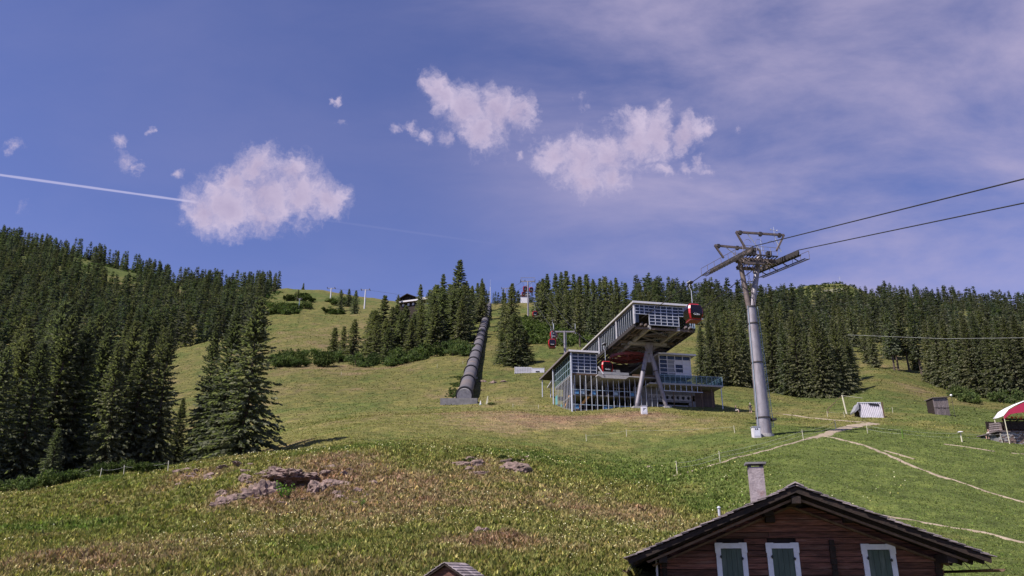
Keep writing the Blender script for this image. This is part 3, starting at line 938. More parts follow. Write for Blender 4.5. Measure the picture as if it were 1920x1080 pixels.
def wood(name, label, specs, seed):
    r = np.random.RandomState(seed)
    Vs = []; Fs = []; T = []
    off = 0
    for (n, pxr, Yr, hr, keep) in specs:
        px = r.uniform(*pxr, n); Y = np.exp(r.uniform(math.log(Yr[0]), math.log(Yr[1]), n))
        X = np.array([P(a, 560, b)[0] for a, b in zip(px, Y)])
        if keep is not None:
            k = np.array([keep(a, b, c) for a, b, c in zip(px, Y, X)])
            px, Y, X = px[k], Y[k], X[k]
        Z = G(X, Y)
        for x, y, z in zip(X, Y, Z):
            V, F, _ = LOWP[r.randint(4)]
            h = r.uniform(*hr) / 20; w_ = h * r.uniform(0.85, 1.3)
            a = r.uniform(0, 6.28); c, s_ = math.cos(a), math.sin(a)
            Q = np.empty_like(V)
            Q[:, 0] = (V[:, 0] * c - V[:, 1] * s_) * w_ + x
            Q[:, 1] = (V[:, 0] * s_ + V[:, 1] * c) * w_ + y
            Q[:, 2] = V[:, 2] * h + z - 0.3
            Vs.append(Q); Fs.append(F + off); off += len(V)
            kk = r.uniform(0.65, 1.35); T.append(np.repeat([[kk * r.uniform(0.9, 1.15), kk, kk * r.uniform(0.9, 1.2)]], len(V), 0))
    o = from_arrays(name, np.concatenate(Vs), np.concatenate(Fs), 'needles_far', tone=np.concatenate(T))
    tag(o, label, 'forest', kind='stuff')


def left_keep(px, Y, X):
    n = float(fbm(np.array([X / 45]), np.array([Y / 45]), 3, 31)[0])
    if px > 470 and (px - 470) / 60 > (Y - 380) / 260:
        return False
    clear = 0
    for (a, b, ra, rb) in ((185, 600, 75, 55), (235, 545, 45, 30), (100, 640, 60, 25), (340, 590, 35, 25), (455, 520, 30, 40)):
        clear = max(clear, 1 - ((px - a) / ra) ** 2 - ((Y - b) / rb) ** 2)
    return n > 0.27 and clear < 0.25


wood('hillside_forest', 'dark far spruce forest covering the left hillside up to the skyline',
     [(620, (-120, 490), (320, 480), (13, 20), left_keep), (950, (-120, 515), (480, 690), (8, 20), left_keep), (100, (-120, 520), (655, 700), (7, 20), left_keep)], 41)
def right_keep(px, Y, X):
    n = float(fbm(np.array([X / 40]), np.array([Y / 40]), 3, 57)[0])
    return n > 0.28 and not (1415 < px < 1660 and Y > 600)


wood('ridge_forest', 'far spruce forest filling the right slope up to its ragged skyline',
     [(480, (1190, 1990), (330, 520), (11, 21), right_keep), (420, (1190, 1990), (500, 720), (9, 21), right_keep), (100, (1640, 1990), (680, 740), (9, 23), None),
      (50, (1000, 1200), (320, 430), (12, 18), None), (40, (880, 1000), (430, 520), (6, 12), None)], 43)

# ------------------------------------------------------------------ shrubs
def shrub_mesh(seed, n, sz, lob=6, flat=0.75):
    r = np.random.RandomState(seed)
    cs = np.c_[r.normal(0, 0.48, (lob, 2)), r.uniform(0.1, 0.95, lob)]
    rs = r.uniform(0.16, 0.46, lob)
    k = r.randint(lob, size=n)
    d = r.normal(size=(n, 3)); d /= np.linalg.norm(d, axis=1)[:, None]
    p = cs[k] + d * (rs[k] * r.uniform(0.35, 1.25, n))[:, None]
    p[:, 2] = np.abs(p[:, 2]) * flat
    u = d + r.normal(size=(n, 3)) * 0.7; u /= np.linalg.norm(u, axis=1)[:, None]
    w = np.cross(u, r.normal(size=(n, 3))); w /= np.linalg.norm(w, axis=1)[:, None]
    l = sz * r.uniform(0.6, 1.4, (n, 1))
    V = np.stack([p - u * l * 0.4, p + w * l * 0.35, p + u * l * 0.6, p - w * l * 0.35], 1).reshape(-1, 3)
    return V, np.arange(n * 4).reshape(-1, 4)


def shrub_proto(seed, n, sz, m, lob=6, flat=0.75):
    V, F = shrub_mesh(seed, n, sz, lob, flat)
    o = from_arrays('foliage', V, F, m, corners=4)
    me = o.data
    bpy.data.objects.remove(o)
    mb = MB()
    r = random.Random(seed)
    for i in range(5):
        a = r.uniform(0, 6.28)
        mb.tube((0, 0, -0.15), (0.35 * math.cos(a), 0.35 * math.sin(a), 0.5), 0.03, 0.012, 5)
    b = mb.build('stem', 'bark')
    mb_ = b.data
    bpy.data.objects.remove(b)
    return me, mb_


SHRUB = [shrub_proto(400 + i, 1100, 0.15, 'leaves', 13) for i in range(3)] + [shrub_proto(410 + i, 1100, 0.15, 'leaves_dark', 13) for i in range(2)]


def shrub(pr, loc, sx, sz_, label, group=None, name='shrub'):
    e = empty(name, (loc[0], loc[1], loc[2] - 0.1), rg.uniform(0, 6.28))
    tag(e, label, 'shrub', group)
    for nm, me in (('foliage', pr[0]), ('stem', pr[1])):
        o = bpy.data.objects.new(nm, me); col.objects.link(o); o.parent = e; o.scale = (sx, sx, sz_)
    return e


def shrub_rows(spec, label, group, prs):
    for (px, py, Y, sx, sz_) in spec:
        shrub(rg.choice(prs), at(px, py, Y), sx, sz_, label, group)


sh = random.Random(9)
shrub_rows([(sh.uniform(525, 900), 670, sh.uniform(226, 250), sh.uniform(2.2, 4.2), sh.uniform(2.2, 4.5)) for i in range(48)],
           'leafy bush in the hedge-like fringe at the foot of the grove', 'bushes at the foot of the grove', SHRUB)
shrub_rows([(sh.uniform(690, 880), 640, sh.uniform(250, 330), sh.uniform(2.5, 4.5), sh.uniform(3, 6)) for i in range(22)],
           'pale green bush growing among the spruces of the grove', 'bushes among the grove spruces', SHRUB[:3])
shrub_rows([(sh.uniform(500, 580), 600, sh.uniform(390, 520), sh.uniform(4, 7), sh.uniform(3.5, 6)) for i in range(16)],
           'dark low bush at the left foot of the green hill', 'bushes on the green hill', SHRUB)
shrub_rows([(sh.uniform(612, 660), 575, sh.uniform(420, 500), sh.uniform(3, 6), sh.uniform(2, 4)) for i in range(8)],
           'low scrub bush around the small spruces of the green hill', 'scrub round the hill spruces', SHRUB[3:])
shrub_rows([(sh.uniform(845, 885), 640, sh.uniform(215, 245), sh.uniform(2, 3), sh.uniform(2.5, 4)) for i in range(5)],
           'rounded bright bush beside the pipe at the grove edge', 'bushes beside the pipe', SHRUB[:3])
shrub_rows([(sh.uniform(1790, 1920), 745, sh.uniform(166, 180), sh.uniform(1.8, 2.8), sh.uniform(2, 3.4)) for i in range(9)],
           'bright green bush at the edge of the wood behind the red canopy', 'bushes behind the red canopy', SHRUB[:3])
shrub_rows([(-10 + i * 24 + sh.uniform(-8, 8), 900, 74 + sh.uniform(-2, 3), sh.uniform(0.9, 1.7), sh.uniform(0.9, 1.6)) for i in range(13)],
           'grey-green bush under the near spruces at the lower left', 'bushes under the near spruces', SHRUB[:3] + SHRUB[3:4])


def cover(name, label, n, pxr, Yr, hr, m, seed, keep=None):
    """leafy ground cover nobody could count, built as one mass"""
    r = np.random.RandomState(seed)
    Vb, Fb = shrub_mesh(seed, 150, 0.30, 5, 0.8)
    Vs = []; Fs = []; off = 0
    for i in range(n):
        px = r.uniform(*pxr); Y = r.uniform(*Yr)
        w = P(px, 610, Y)
        if keep and not keep(px, Y): continue
        h = r.uniform(*hr)
        q = Vb * np.array([h * 1.2, h * 1.2, h]); a = r.uniform(0, 6.28)
        q = np.c_[q[:, 0] * math.cos(a) - q[:, 1] * math.sin(a) + w[0], q[:, 0] * math.sin(a) + q[:, 1] * math.cos(a) + w[1], q[:, 2] + G1(w[0], w[1]) - 0.2]
        Vs.append(q); Fs.append(Fb + off); off += len(q)
    o = from_arrays(name, np.concatenate(Vs), np.concatenate(Fs), m, corners=4)
    tag(o, label, 'undergrowth', kind='stuff')


cover('undergrowth', 'bright green scrub covering the slope under the gondola line', 420, (972, 1105), (236, 330), (1.0, 2.8), 'leaves', 51,
      lambda a, b: b > 236 + abs(a - 1040) * 0.15)
cover('hill_scrub', 'loose scrub scattered over the left clearing and hillside', 260, (60, 520), (420, 660), (1.0, 2.6), 'leaves', 52)
cover('alp_scrub', 'dark dwarf scrub dotting the far green alp behind the right wood', 420, (1400, 1690), (820, 1520), (1.5, 5.0), 'leaves_dark', 54)
cover('pipe_weeds', 'strip of tall weeds along the left side of the pipe', 90, (848, 872), (156, 185), (0.35, 0.8), 'leaves', 53)

# ------------------------------------------------------------------ penstock pipe
def build_pipe():
    a = P(871, 741, 150); b = P(917, 574, 430)
    A = Vector((a[0], a[1], a[2])); B = Vector((b[0], b[1], b[2]))
    e = empty('pressure_pipe', A)
    tag(e, 'thick grey pressure pipe climbing the meadow, ringed with dark bands', 'pipe')
    n = 19
    rad = 1.42
    pts = []
    for i in range(n + 1):
        f = i / n
        p = A.lerp(B, f)
        g = G1(p.x, p.y)
        p.z = max(p.z, g + 0.7) if f > 0 else p.z
        pts.append(p - A)
    for _ in range(8):
        pts = [pts[0]] + [(pts[i - 1] + pts[i] * 2 + pts[i + 1]) / 4 for i in range(1, n)] + [pts[-1]]
    for i in range(n):
        d = (pts[i + 1] - pts[i]).normalized()
        MB().tube(pts[i], pts[i + 1] - d * 0.05, rad, rad, 32).build('pipe_section', 'pipe', e, True)
        MB().ring(pts[i] + d * 0.5, d, rad + 0.26, 0.9, 0.35, 32).build('pipe_band', 'pipe_band', e)
        if i % 2 == 0:
            g = G1(A.x + pts[i].x, A.y + pts[i].y) - A.z
            c = pts[i]
            MB().box(c.x - 1.5, c.x + 1.5, c.y + 0.5, c.y + 1.5, min(g - 1.2, c.z - 2.2), c.z - 0.9).build('saddle', 'concrete_dark', e)
    g = hit(868, 758, 100)
    m = MB().box(-4.3, 2.6, -3.2, 1.2, -2.6, -1.25)
    m.build('concrete_block', 'concrete_dark', e)
    MB().tube(pts[0] + Vector((0, -0.9, -0.35)), pts[0] + Vector((0, 0.2, 0)), rad * 0.97, rad * 0.97, 32).build('pipe_elbow', 'concrete', e, True)


build_pipe()

# ------------------------------------------------------------------ lift ropes and the line
S0 = P(1075, 775, 132)
S0 = Vector((S0[0], S0[1], S0[2]))
SA = math.atan2(0.2, 0.98)
EX = Vector((math.cos(SA), math.sin(SA), 0)); EY = Vector((-math.sin(SA), math.cos(SA), 0))


def L(px, py, ly):
    """station coordinates (right, away, up) of a pixel on the plane 'ly' metres behind the front"""
    w = Vector(on_plane(px, py, S0 + EY * ly, EY)) - S0
    return Vector((w.dot(EX), ly, w.z))


def SW(lx, ly, lz):
    return S0 + EX * lx + EY * ly + Vector((0, 0, lz))


TB = Vector(P(1434, 815, 90)); TB.z = G1(TB.x, TB.y)
TX = EX.copy(); TY = EY.copy()
batA = Vector(P(1374, 484, 90.0)); batB = Vector(P(1456, 490, 91.0))


def rope_pt(base, px, py):
    """point of the vertical plane through base along the line, seen at a pixel"""
    return Vector(on_plane(px, py, base, TX))


A0 = rope_pt(batA, 1332, 505); A1 = rope_pt(batA, 1412, 462)
B0 = rope_pt(batB, 1412, 506); B1 = rope_pt(batB, 1497, 469)
A9 = rope_pt(batA, 1990, 318); B9 = rope_pt(batB, 1990, 366)
hallA = SW(9.2, -9.5, 14.1); hallB = SW(17.0, -9.5, 14.1)
gonA = rope_pt(batA, 1295, 531)
up1 = at(1060, 690, 206); up2 = at(990, 585, 345)
T1z = P(1060, 622, 206)[2]; T2z = P(990, 528, 345)[2]
GA = 2.9


def haul_rope(name, pts, label):
    o = MB().path(pts, 0.055, 6).build(name, 'rope')
    tag(o, label, 'cable', 'haul ropes of the gondola lift')


T1A = Vector((up1.x - GA, up1.y, T1z)); T1B = Vector((up1.x + GA, up1.y, T1z))
T2A = Vector((up2.x - GA, up2.y, T2z)); T2B = Vector((up2.x + GA, up2.y, T2z))
far = at(962, 565, 520); FZ = P(962, 545, 520)[2]
haul_rope('haul_rope', [SW(9.2, 20, 14.1), hallA, gonA, A0, A1, A9], 'upper dark lift cable from the station over the big tower, carrying the near cabin')
haul_rope('haul_rope', [SW(17.0, 20, 14.1), hallB, B0, B1, B9], 'lower dark lift cable running over the right side of the big tower')
haul_rope('haul_rope', [SW(9.2, 22, 13.6), T1A, T2A, Vector((far.x - 2.9, far.y, FZ))], 'lift cable climbing the slope behind the station, left strand')
haul_rope('haul_rope', [SW(17.0, 22, 13.6), T1B, T2B, Vector((far.x + 2.9, far.y, FZ))], 'lift cable climbing the slope behind the station, right strand')
# telephone-like cable in front of the right wood
p0 = Vector(P(1590, 628, 150)); p1 = Vector(P(1950, 633, 150)); pm = (p0 + p1) / 2; pm.z -= 0.5
tag(MB().path([p0, pm, p1, p1 + (p1 - p0)], 0.03, 5).build('overhead_cable', 'wire'), 'thin pale cable hanging across the right wood', 'cable')


# ------------------------------------------------------------------ gondola cabins
def make_cabin():
    e = empty('gondola_cabin', (0, 0, 0))
    w, l, h = 1.05, 1.05, 2.15
    # body: shaped shell, red frame with dark glass (z = 0 is the rope)
    z0, z1 = -5.4, -3.2
    def ringpts(z, k):
        ww, ll, c = w * k, l * k, 0.24 * k
        return [(-ww + c, -ll, z), (ww - c, -ll, z), (ww, -ll + c, z), (ww, ll - c, z), (ww - c, ll, z), (-ww + c, ll, z), (-ww, ll - c, z), (-ww, -ll + c, z)]
    prof = [(z0, 0.66), (z0 + 0.14, 0.82), (z0 + 0.75, 1.0), (z0 + 1.45, 0.99), (z0 + 1.9, 0.86), (z1, 0.62)]
    def shell(a, b):
        mb = MB()
        rows = prof[a:b + 1]
        vs = []
        for z, k in rows: vs += ringpts(z, k)
        fs = []
        for i in range(len(rows) - 1):
            for j in range(8):
                fs.append((i * 8 + j, i * 8 + (j + 1) % 8, (i + 1) * 8 + (j + 1) % 8, (i + 1) * 8 + j))
        fs.append(tuple(range(7, -1, -1))); fs.append(tuple(range((len(rows) - 1) * 8, len(rows) * 8)))
        mb._add(vs, fs)
        return mb
    shell(0, 5).build('body', 'red', e)
    mb = MB().box(-0.55, 0.55, -0.55, 0.55, z1 + 0.02, z1 + 0.16)
    mb.build('roof_box', 'black', e)
    # dark windows standing proud of the shell on four sides
    for k, (ax, sg) in enumerate((('y', -1), ('y', 1), ('x', -1), ('x', 1))):
        mb = MB()
        zs = [(z0 + 0.14, 0.825), (z0 + 0.75, 1.0), (z0 + 1.45, 0.99), (z0 + 1.9, 0.86), (z0 + 2.08, 0.72)]
        vs = []
        for z, kk in zs:
            c = 0.22 * kk
            d = (w * kk) + 0.02
            for s in (-1, 1):
                q = (w * kk - c + 0.02) * s
                vs.append((q, sg * d, z) if ax == 'y' else (sg * d, q, z))
        fs = [(2 * i, 2 * i + 1, 2 * i + 3, 2 * i + 2) for i in range(4)]
        mb._add(vs, fs)
        win = mb.build('window', 'glass_dark', e)
        if sg == -1 and ax == 'y':
            # white lettering-like mark on the lower window
            fc = bpy.data.curves.new('lettering', 'FONT'); fc.body = 'Golm'; fc.size = 0.40; fc.extrude = 0.01; fc.align_x = 'CENTER'; fc.resolution_u = 2
            fo = bpy.data.objects.new('lettering', fc); col.objects.link(fo)
            fm = bpy.data.meshes.new_from_object(fo.evaluated_get(bpy.context.evaluated_depsgraph_get()))
            bpy.data.objects.remove(fo)
            fm.materials.clear(); fm.materials.append(M['white_paint'])
            lt = bpy.data.objects.new('lettering', fm); col.objects.link(lt); lt.parent = win
            lt.location = (0.0, -w - 0.05, z0 + 0.50); lt.rotation_euler = (R(90), 0, 0)
    MB().box(-0.8, 0.8, -0.8, 0.8, z0 - 0.12, z0 + 0.02).build('floor_pan', 'red_wheel', e)
    MB().beam((0.85, -0.95, z0 + 0.05), (0.85, 0.6, z0 + 0.05), 0.25, 0.12).build('step', 'alu', e)
    mb = MB()
    mb.tube((0, 0, z1 + 0.1), (0, 0, -1.1), 0.055, 0.055, 8).tube((0, 0, -1.1), (-0.28, 0, -0.55), 0.055, 0.05, 8).tube((-0.28, 0, -0.55), (-0.1, 0, -0.05), 0.05, 0.05, 8)
    mb.build('hanger', 'alu', e)
    MB().box(-0.22, 0.16, -0.55, 0.55, -0.12, 0.14).build('grip', 'steel_dark', e)
    MB().beam((-0.3, -0.7, 0.10), (-0.3, 0.5, 0.22), 0.12, 0.12).build('grip_lever', 'alu', e)
    return e


CAB = make_cabin()
LINE_RZ = SA
cabs = [
    (gonA, LINE_RZ, 'large near red gondola cabin with dark windows and white lettering, beside the big tower'),
    (T1A + Vector((0, 0, 0)) + (T2A - T1A) * 0.004 + Vector((-0.6, -3, 0)), 0, 'red gondola cabin hanging just left of the single-post lift tower'),
    (T1A.lerp(T2A, 0.09) + Vector((1.2, 0, 1.0)), 0, 'dark gondola cabin half hidden behind the single-post lift tower arm'),
    (Vector(P(1003, 570, 300)), 0, 'small red gondola cabin halfway down the bushy slope, left strand'),
    (Vector(P(1014.5, 551, 312)), 0, 'small red gondola cabin at the wood edge, right strand'),
    (Vector(P(984.5, 526, 360)), 0, 'tiny dark gondola cabin just left of the upper lift tower mast'),
    (Vector(P(996, 528, 366)), 0, 'tiny dark gondola cabin just right of the upper lift tower mast'),
    (Vector(P(981.5, 538, 430)), 0, 'farthest tiny gondola cabin above the white hut by the upper tower'),
    (SW(7.3, 4.0, 13.4), LINE_RZ, 'red gondola cabin parked on the station platform')]
for i, (p, rz, lab) in enumerate(cabs):
    c = CAB if i == 0 else copy_tree(CAB)
    c.location = p
    c.rotation_euler = (0, 0, rz)
    tag(c, lab, 'gondola', 'gondola cabins of the lift')


# ------------------------------------------------------------------ the big tower
def build_tower():
    e = empty('lift_tower', TB, SA)
    tag(e, 'tall grey tubular lift tower with forked head and sheave batteries', 'lift tower')
    Mi = e.matrix_basis if False else Matrix.Translation(TB) @ Matrix.Rotation(SA, 4, 'Z')
    inv = Mi.inverted()
    def loc(v): return inv @ Vector(v)
    zf = P(1412, 575, 90)[2] - TB.z          # fork height
    n = 6
    r0, r1 = 0.82, 0.50
    for i in range(n):
        a, b = i / n, (i + 1) / n
        MB().tube((0, 0, zf * a - (0.6 if i == 0 else 0)), (0, 0, zf * b), r0 + (r1 - r0) * a, r0 + (r1 - r0) * b, 28).build('shaft_section', 'steel', e, True)
    for a in (0.13, 0.55, 0.86, 0.995):
        MB().ring((0, 0, zf * a), (0, 0, 1), r0 + (r1 - r0) * a + 0.07, 0.14, 0.14, 28).build('flange', 'steel_dark', e)
    MB().tube((0, 0, -0.8), (0, 0, 0.12), 1.05, 1.0, 24).build('foundation', 'concrete', e)
    fk = Vector((0, 0, zf))
    tR = loc(P(1426, 476, 90.0)); tL = loc(P(1386, 492, 90.0))
    tR.y = 0.0; tL.y = 0.0
    MB().tube(fk + Vector((0.10, 0, -0.3)), tR, 0.36, 0.30, 20).build('fork_arm', 'steel', e, True)
    MB().tube(fk + Vector((-0.25, 0, -0.3)), tL, 0.32, 0.28, 20).build('fork_arm', 'steel_rust', e, True)
    zc = (tR.z + tL.z) / 2
    a0, a1, b0, b1 = loc(A0), loc(A1), loc(B0), loc(B1)
    zA = (a0.z + a1.z) / 2; zB = (b0.z + b1.z) / 2
    xA = (a0.x + a1.x) / 2; xB = (b0.x + b1.x) / 2
    # cross beam joining fork heads and both sheave batteries
    MB().beam((xA + 0.3, 0, zA - 0.55), (xB - 0.3, 0, zB - 0.50), 0.6, 0.55).build('cross_beam', 'steel_rust', e)
    MB().beam((tL.x, 0.9, zA - 1.2), (tR.x, 0.9, zB - 1.2), 0.3, 0.35).build('cross_brace', 'steel_rust', e)
    MB().beam((tL.x, -0.9, zA - 1.2), (tR.x, -0.9, zB - 1.2), 0.3, 0.35).build('cross_brace', 'steel_rust', e)
    for (q0, q1, sx) in ((a0, a1, -1), (b0, b1, 1)):
        d = (q1 - q0)
        bt = MB().beam(q0 + Vector((0.2 * sx, 0, -0.62)), q1 + Vector((0.2 * sx, 0, -0.62)), 0.12, 0.18).build('sheave_beam', 'steel_dark', e)
        N = 16
        wheel = None
        for i in range(N):
            p = q0 + d * ((i + 0.5) / N) + Vector((0, 0, -0.30))
            if wheel is None:
                wheel = MB().tube((-0.09, 0, 0), (0.09, 0, 0), 0.34, 0.34, 14).build('sheave', 'steel_dark', e, loc=p)
            else:
                dup(wheel, e, p)
        for i in range(8):
            p = q0 + d * ((i + 0.5) / 8) + Vector((0.12 * sx, 0, -0.40))
            MB().beam(p - d.normalized() * 0.40, p + d.normalized() * 0.40, 0.16, 0.24).build('rocker', 'steel_rust', e)
        # catwalk with grating along the battery
        o = Vector((1.0 * sx, 0, -1.0))
        cw = MB()
        for s_ in (-0.28, 0.28):
            cw.beam(q0 + o + Vector((s_, 0, 0)), q1 + o + Vector((s_, 0, 0)), 0.06, 0.09)
        for i in range(24):
            p = q0 + d * ((i + 0.5) / 24) + o
            cw.beam(p + Vector((-0.28, 0, 0)), p + Vector((0.28, 0, 0)), 0.07, 0.05)
        cw.build('catwalk', 'steel_dark', e)
        rl = MB()
        o2 = Vector((1.3 * sx, 0, -1.0))
        for i in range(7):
            p = q0 + d * (i / 6) + o2
            rl.tube(p, p + Vector((0, 0, 1.0)), 0.03, 0.03, 5)
        rl.tube(q0 + o2 + Vector((0, 0, 1.0)), q1 + o2 + Vector((0, 0, 1.0)), 0.03, 0.03, 5)
        rl.build('catwalk_rail', 'steel_rust', e)
        for i in range(4):
            p = q0 + d * (0.15 + 0.7 * i / 3)
            MB().beam(p + Vector((0, 0, -0.5)), p + o, 0.08, 0.1).build('bracket', 'steel_dark', e)
    # lattice between the cross beams and a service platform with rails
    xs0, xs1 = xA + 0.6, xB - 0.6
    nl = 7
    for yy in (-0.9, 0.9):
        lt_ = MB()
        for i in range(nl):
            f0, f1 = i / nl, (i + 1) / nl
            p = Vector((xs0 + (xs1 - xs0) * f0, yy, zA - 1.15)); q_ = Vector((xs0 + (xs1 - xs0) * f1, yy * 0.35, zA - 0.35))
            lt_.beam(p, q_, 0.09, 0.09)
            lt_.beam(Vector((q_.x, yy, zA - 1.15)), Vector((p.x, yy * 0.35, zA - 0.35)), 0.07, 0.07)
        lt_.build('lattice', 'steel_rust', e)
    pf = MB()
    for i in range(12):
        x_ = xs0 + (xs1 - xs0) * i / 11
        pf.beam((x_, -1.25, zA - 0.18), (x_, 1.25, zA - 0.18), 0.12, 0.06)
    for yy in (-1.25, 1.25):
        pf.beam((xs0, yy, zA - 0.18), (xs1, yy, zA - 0.18), 0.1, 0.14)
    pf.build('service_platform', 'steel_dark', e)
    pr = MB()
    for yy in (-1.25, 1.25):
        for i in range(6):
            x_ = xs0 + (xs1 - xs0) * i / 5
            pr.tube((x_, yy, zA - 0.15), (x_, yy, zA + 0.95), 0.03, 0.03, 5)
        pr.tube((xs0, yy, zA + 0.95), (xs1, yy, zA + 0.95), 0.03, 0.03, 5)
        pr.tube((xs0, yy, zA + 0.45), (xs1, yy, zA + 0.45), 0.022, 0.022, 5)
    pr.build('platform_rail', 'steel', e)
    for (x_, yy, s_) in ((xs0 + 0.7, -0.9, 0.5), (xs1 - 1.2, -0.8, 0.6), ((xs0 + xs1) / 2 - 0.9, -1.0, 0.4)):
        MB().box(x_, x_ + s_, yy - 0.2, yy + 0.25, zA - 0.15, zA + s_ * 0.9).build('junction_box', 'steel_dark', e)
    # lifting gantries: two goal-shaped frames standing across the line, fore and aft
    def gan(pl, pr, fl, fr):
        MB().beam(pl, pr, 0.22, 0.24).build('gantry_beam', 'steel_rust', e)
        for a, b in ((pl, fl), (pr, fr)):
            MB().beam(a, b, 0.20, 0.20).build('gantry_post', 'steel_rust', e)
        for f in (0.08, 0.5, 0.9):
            c_ = pl.lerp(pr, f)
            MB().box(c_.x - 0.16, c_.x + 0.16, c_.y - 0.16, c_.y + 0.16, c_.z - 0.32, c_.z + 0.18).build('hoist_block', 'steel_dark', e)
        MB().tube(pl.lerp(pr, 0.22), fl.lerp(fr, 0.45), 0.05, 0.05, 6).build('gantry_stay', 'alu', e)
        MB().tube(pl.lerp(pr, 0.78), fr + Vector((0.6, 0, -0.1)), 0.05, 0.05, 6).build('gantry_stay', 'alu', e)
    yb, yf = 2.6, -2.2
    def lp(px, py, y):
        return inv @ Vector(on_plane(px, py, Mi @ Vector((0, y, 0)), TY))
    # aft frame (toward the station) sits lower in the picture, fore frame higher
    gan(lp(1340, 460, yb), lp(1424, 468, yb), lp(1357, 484, yb), lp(1428, 488, yb))
    gan(lp(1380, 435, yf), lp(1470, 441, yf), lp(1398, 466, yf), lp(1456, 470, yf))
    # weather mast
    m0 = lp(1452, 440, yf)
    w = MB().tube(m0, m0 + Vector((0, 0, 1.0)), 0.035, 0.03, 6).tube(m0 + Vector((-0.4, 0, 0.6)), m0 + Vector((0.4, 0, 0.6)), 0.03, 0.03, 5)
    w.tube(m0 + Vector((-0.45, 0, 0.6)), m0 + Vector((-0.3, 0, 0.72)), 0.1, 0.03, 6).tube(m0 + Vector((0.35, 0, 0.5)), m0 + Vector((0.45, 0, 0.62)), 0.08, 0.08, 6)
    w.build('wind_gauge', 'alu', e)
    m1 = lp(1428, 466, 0)
    MB().tube(m1 + Vector((0, 0, -0.4)), m1 + Vector((0, 0, 1.3)), 0.03, 0.02, 6).build('antenna', 'alu', e)
    # safety loops
    lo = MB()
    for px, py in ((1402, 455), (1423, 455), (1446, 458)):
        c = lp(px, py, 0)
        for i in range(10):
            a, b = math.pi * i / 10, math.pi * (i + 1) / 10
            lo.tube(c + Vector((0.45 * math.cos(a), 0, 0.45 * math.sin(a))), c + Vector((0.45 * math.cos(b), 0, 0.45 * math.sin(b))), 0.025, 0.025, 5)
    lo.build('loop_rail', 'steel', e)
    # ladder on the right side
    ld = MB()
    for s in (-0.2, 0.2):
        ld.tube((1.10, s, 1.0), (0.74, s, zf), 0.03, 0.03, 5)
    for i in range(48):
        f = i / 47
        x = 1.10 + (0.74 - 1.10) * f; z = 1.0 + (zf - 1.0) * f
        ld.tube((x, -0.2, z), (x, 0.2, z), 0.018, 0.018, 4)
    ld.build('ladder', 'alu_blue', e)
    MB().tube((-0.84, -0.25, 0.3), (-0.53, -0.25, zf), 0.035, 0.035, 6).build('cable_conduit', 'alu_blue', e)
    ld = MB()
    for s in (-0.16, 0.16):
        ld.tube(fk + Vector((0.25, s - 0.5, 0)), tL + Vector((0.45, s - 0.5, 0)), 0.025, 0.025, 5)
    for i in range(18):
        p = (fk + Vector((0.25, -0.5, 0))).lerp(tL + Vector((0.45, -0.5, 0)), i / 17)
        ld.tube(p + Vector((0, -0.16, 0)), p + Vector((0, 0.16, 0)), 0.018, 0.018, 4)
    ld.build('fork_ladder', 'steel_rust', e)
    MB().box(0.84, 1.4, -0.5, 0.3, 1.7, 1.95).build('ladder_platform', 'steel_dark', e)


build_tower()

# small cabinet at the tower foot
def cabinet(p, rz, w, h, d, label, marks):
    e = empty('switch_cabinet', p, rz)
    tag(e, label, 'cabinet')
    MB().box(-w / 2, w / 2, -d / 2, d / 2, -0.4, h).build('housing', 'panel_white', e)
    MB().box(-w / 2 - 0.06, w / 2 + 0.06, -d / 2 - 0.06, d / 2 + 0.06, h, h + 0.06).build('lid', 'alu', e)
    MB().box(-w * 0.40, w * 0.40, -d / 2 - 0.02, -d / 2 - 0.003, 0.1, h - 0.12).build('door', 'white_paint', e)
    mb = MB()
    for (x0, x1, z0, z1) in marks:
        mb.box(x0 * w, x1 * w, -d / 2 - 0.035, -d / 2 - 0.022, z0 * h, z1 * h)
    mb.build('dark_marking', 'black', e)
    return e


g = at(1418, 815, 88.5)
cabinet(g, 0.1, 0.8, 1.1, 0.7, 'white switch cabinet with two dark marks beside the big tower foot', [(-0.26, -0.12, 0.68, 0.85), (-0.02, 0.14, 0.7, 0.85)])
g = hit(1208, 776, 90)
cabinet(g, 0.1, 0.85, 1.15, 0.6, 'white switch cabinet with a dark bracket mark before the station supports', [(-0.22, 0.24, 0.62, 0.68), (-0.22, -0.14, 0.36, 0.68), (-0.14, 0.02, 0.5, 0.55)])


# ------------------------------------------------------------------ lesser lift towers
def t_tower(p, H, w, label, name='lift_tower', r=0.35, frame=True, rz=0.0, group=None, m='steel'):
    e = empty(name, p, rz)
    tag(e, label, 'lift tower', group)
    MB().tube((0, 0, -0.8), (0, 0, H), r, r * 0.75, 14).build('post', m, e, True)
    MB().beam((-w / 2, 0, H - 0.2), (w / 2, 0, H - 0.2), 0.3, 0.4).build('cross_arm', 'steel', e)
    for s in (-1, 1):
        b = MB().beam((s * w / 2, -1.6, H - 0.15), (s * w / 2, 1.6, H - 0.15), 0.2, 0.28)
        for k in range(6):
            b.tube((s * w / 2 - 0.12, -1.4 + k * 0.56, H + 0.05), (s * w / 2 + 0.12, -1.4 + k * 0.56, H + 0.05), 0.22, 0.22, 8)
        b.build('sheave_battery', 'steel_dark', e)
        if frame:
            MB().beam((s * w * 0.4, 0, H), (s * w * 0.46, 0, H + 1.6), 0.12, 0.12).build('frame_post', 'steel', e)
    if frame:
        MB().beam((-w * 0.5, 0, H + 1.6), (w * 0.5, 0, H + 1.6), 0.16, 0.16).build('frame_beam', 'steel', e)
    MB().tube((r + 0.12, 0, 1), (r + 0.08, 0, H - 0.6), 0.05, 0.05, 5).build('ladder', 'alu', e)
    return e


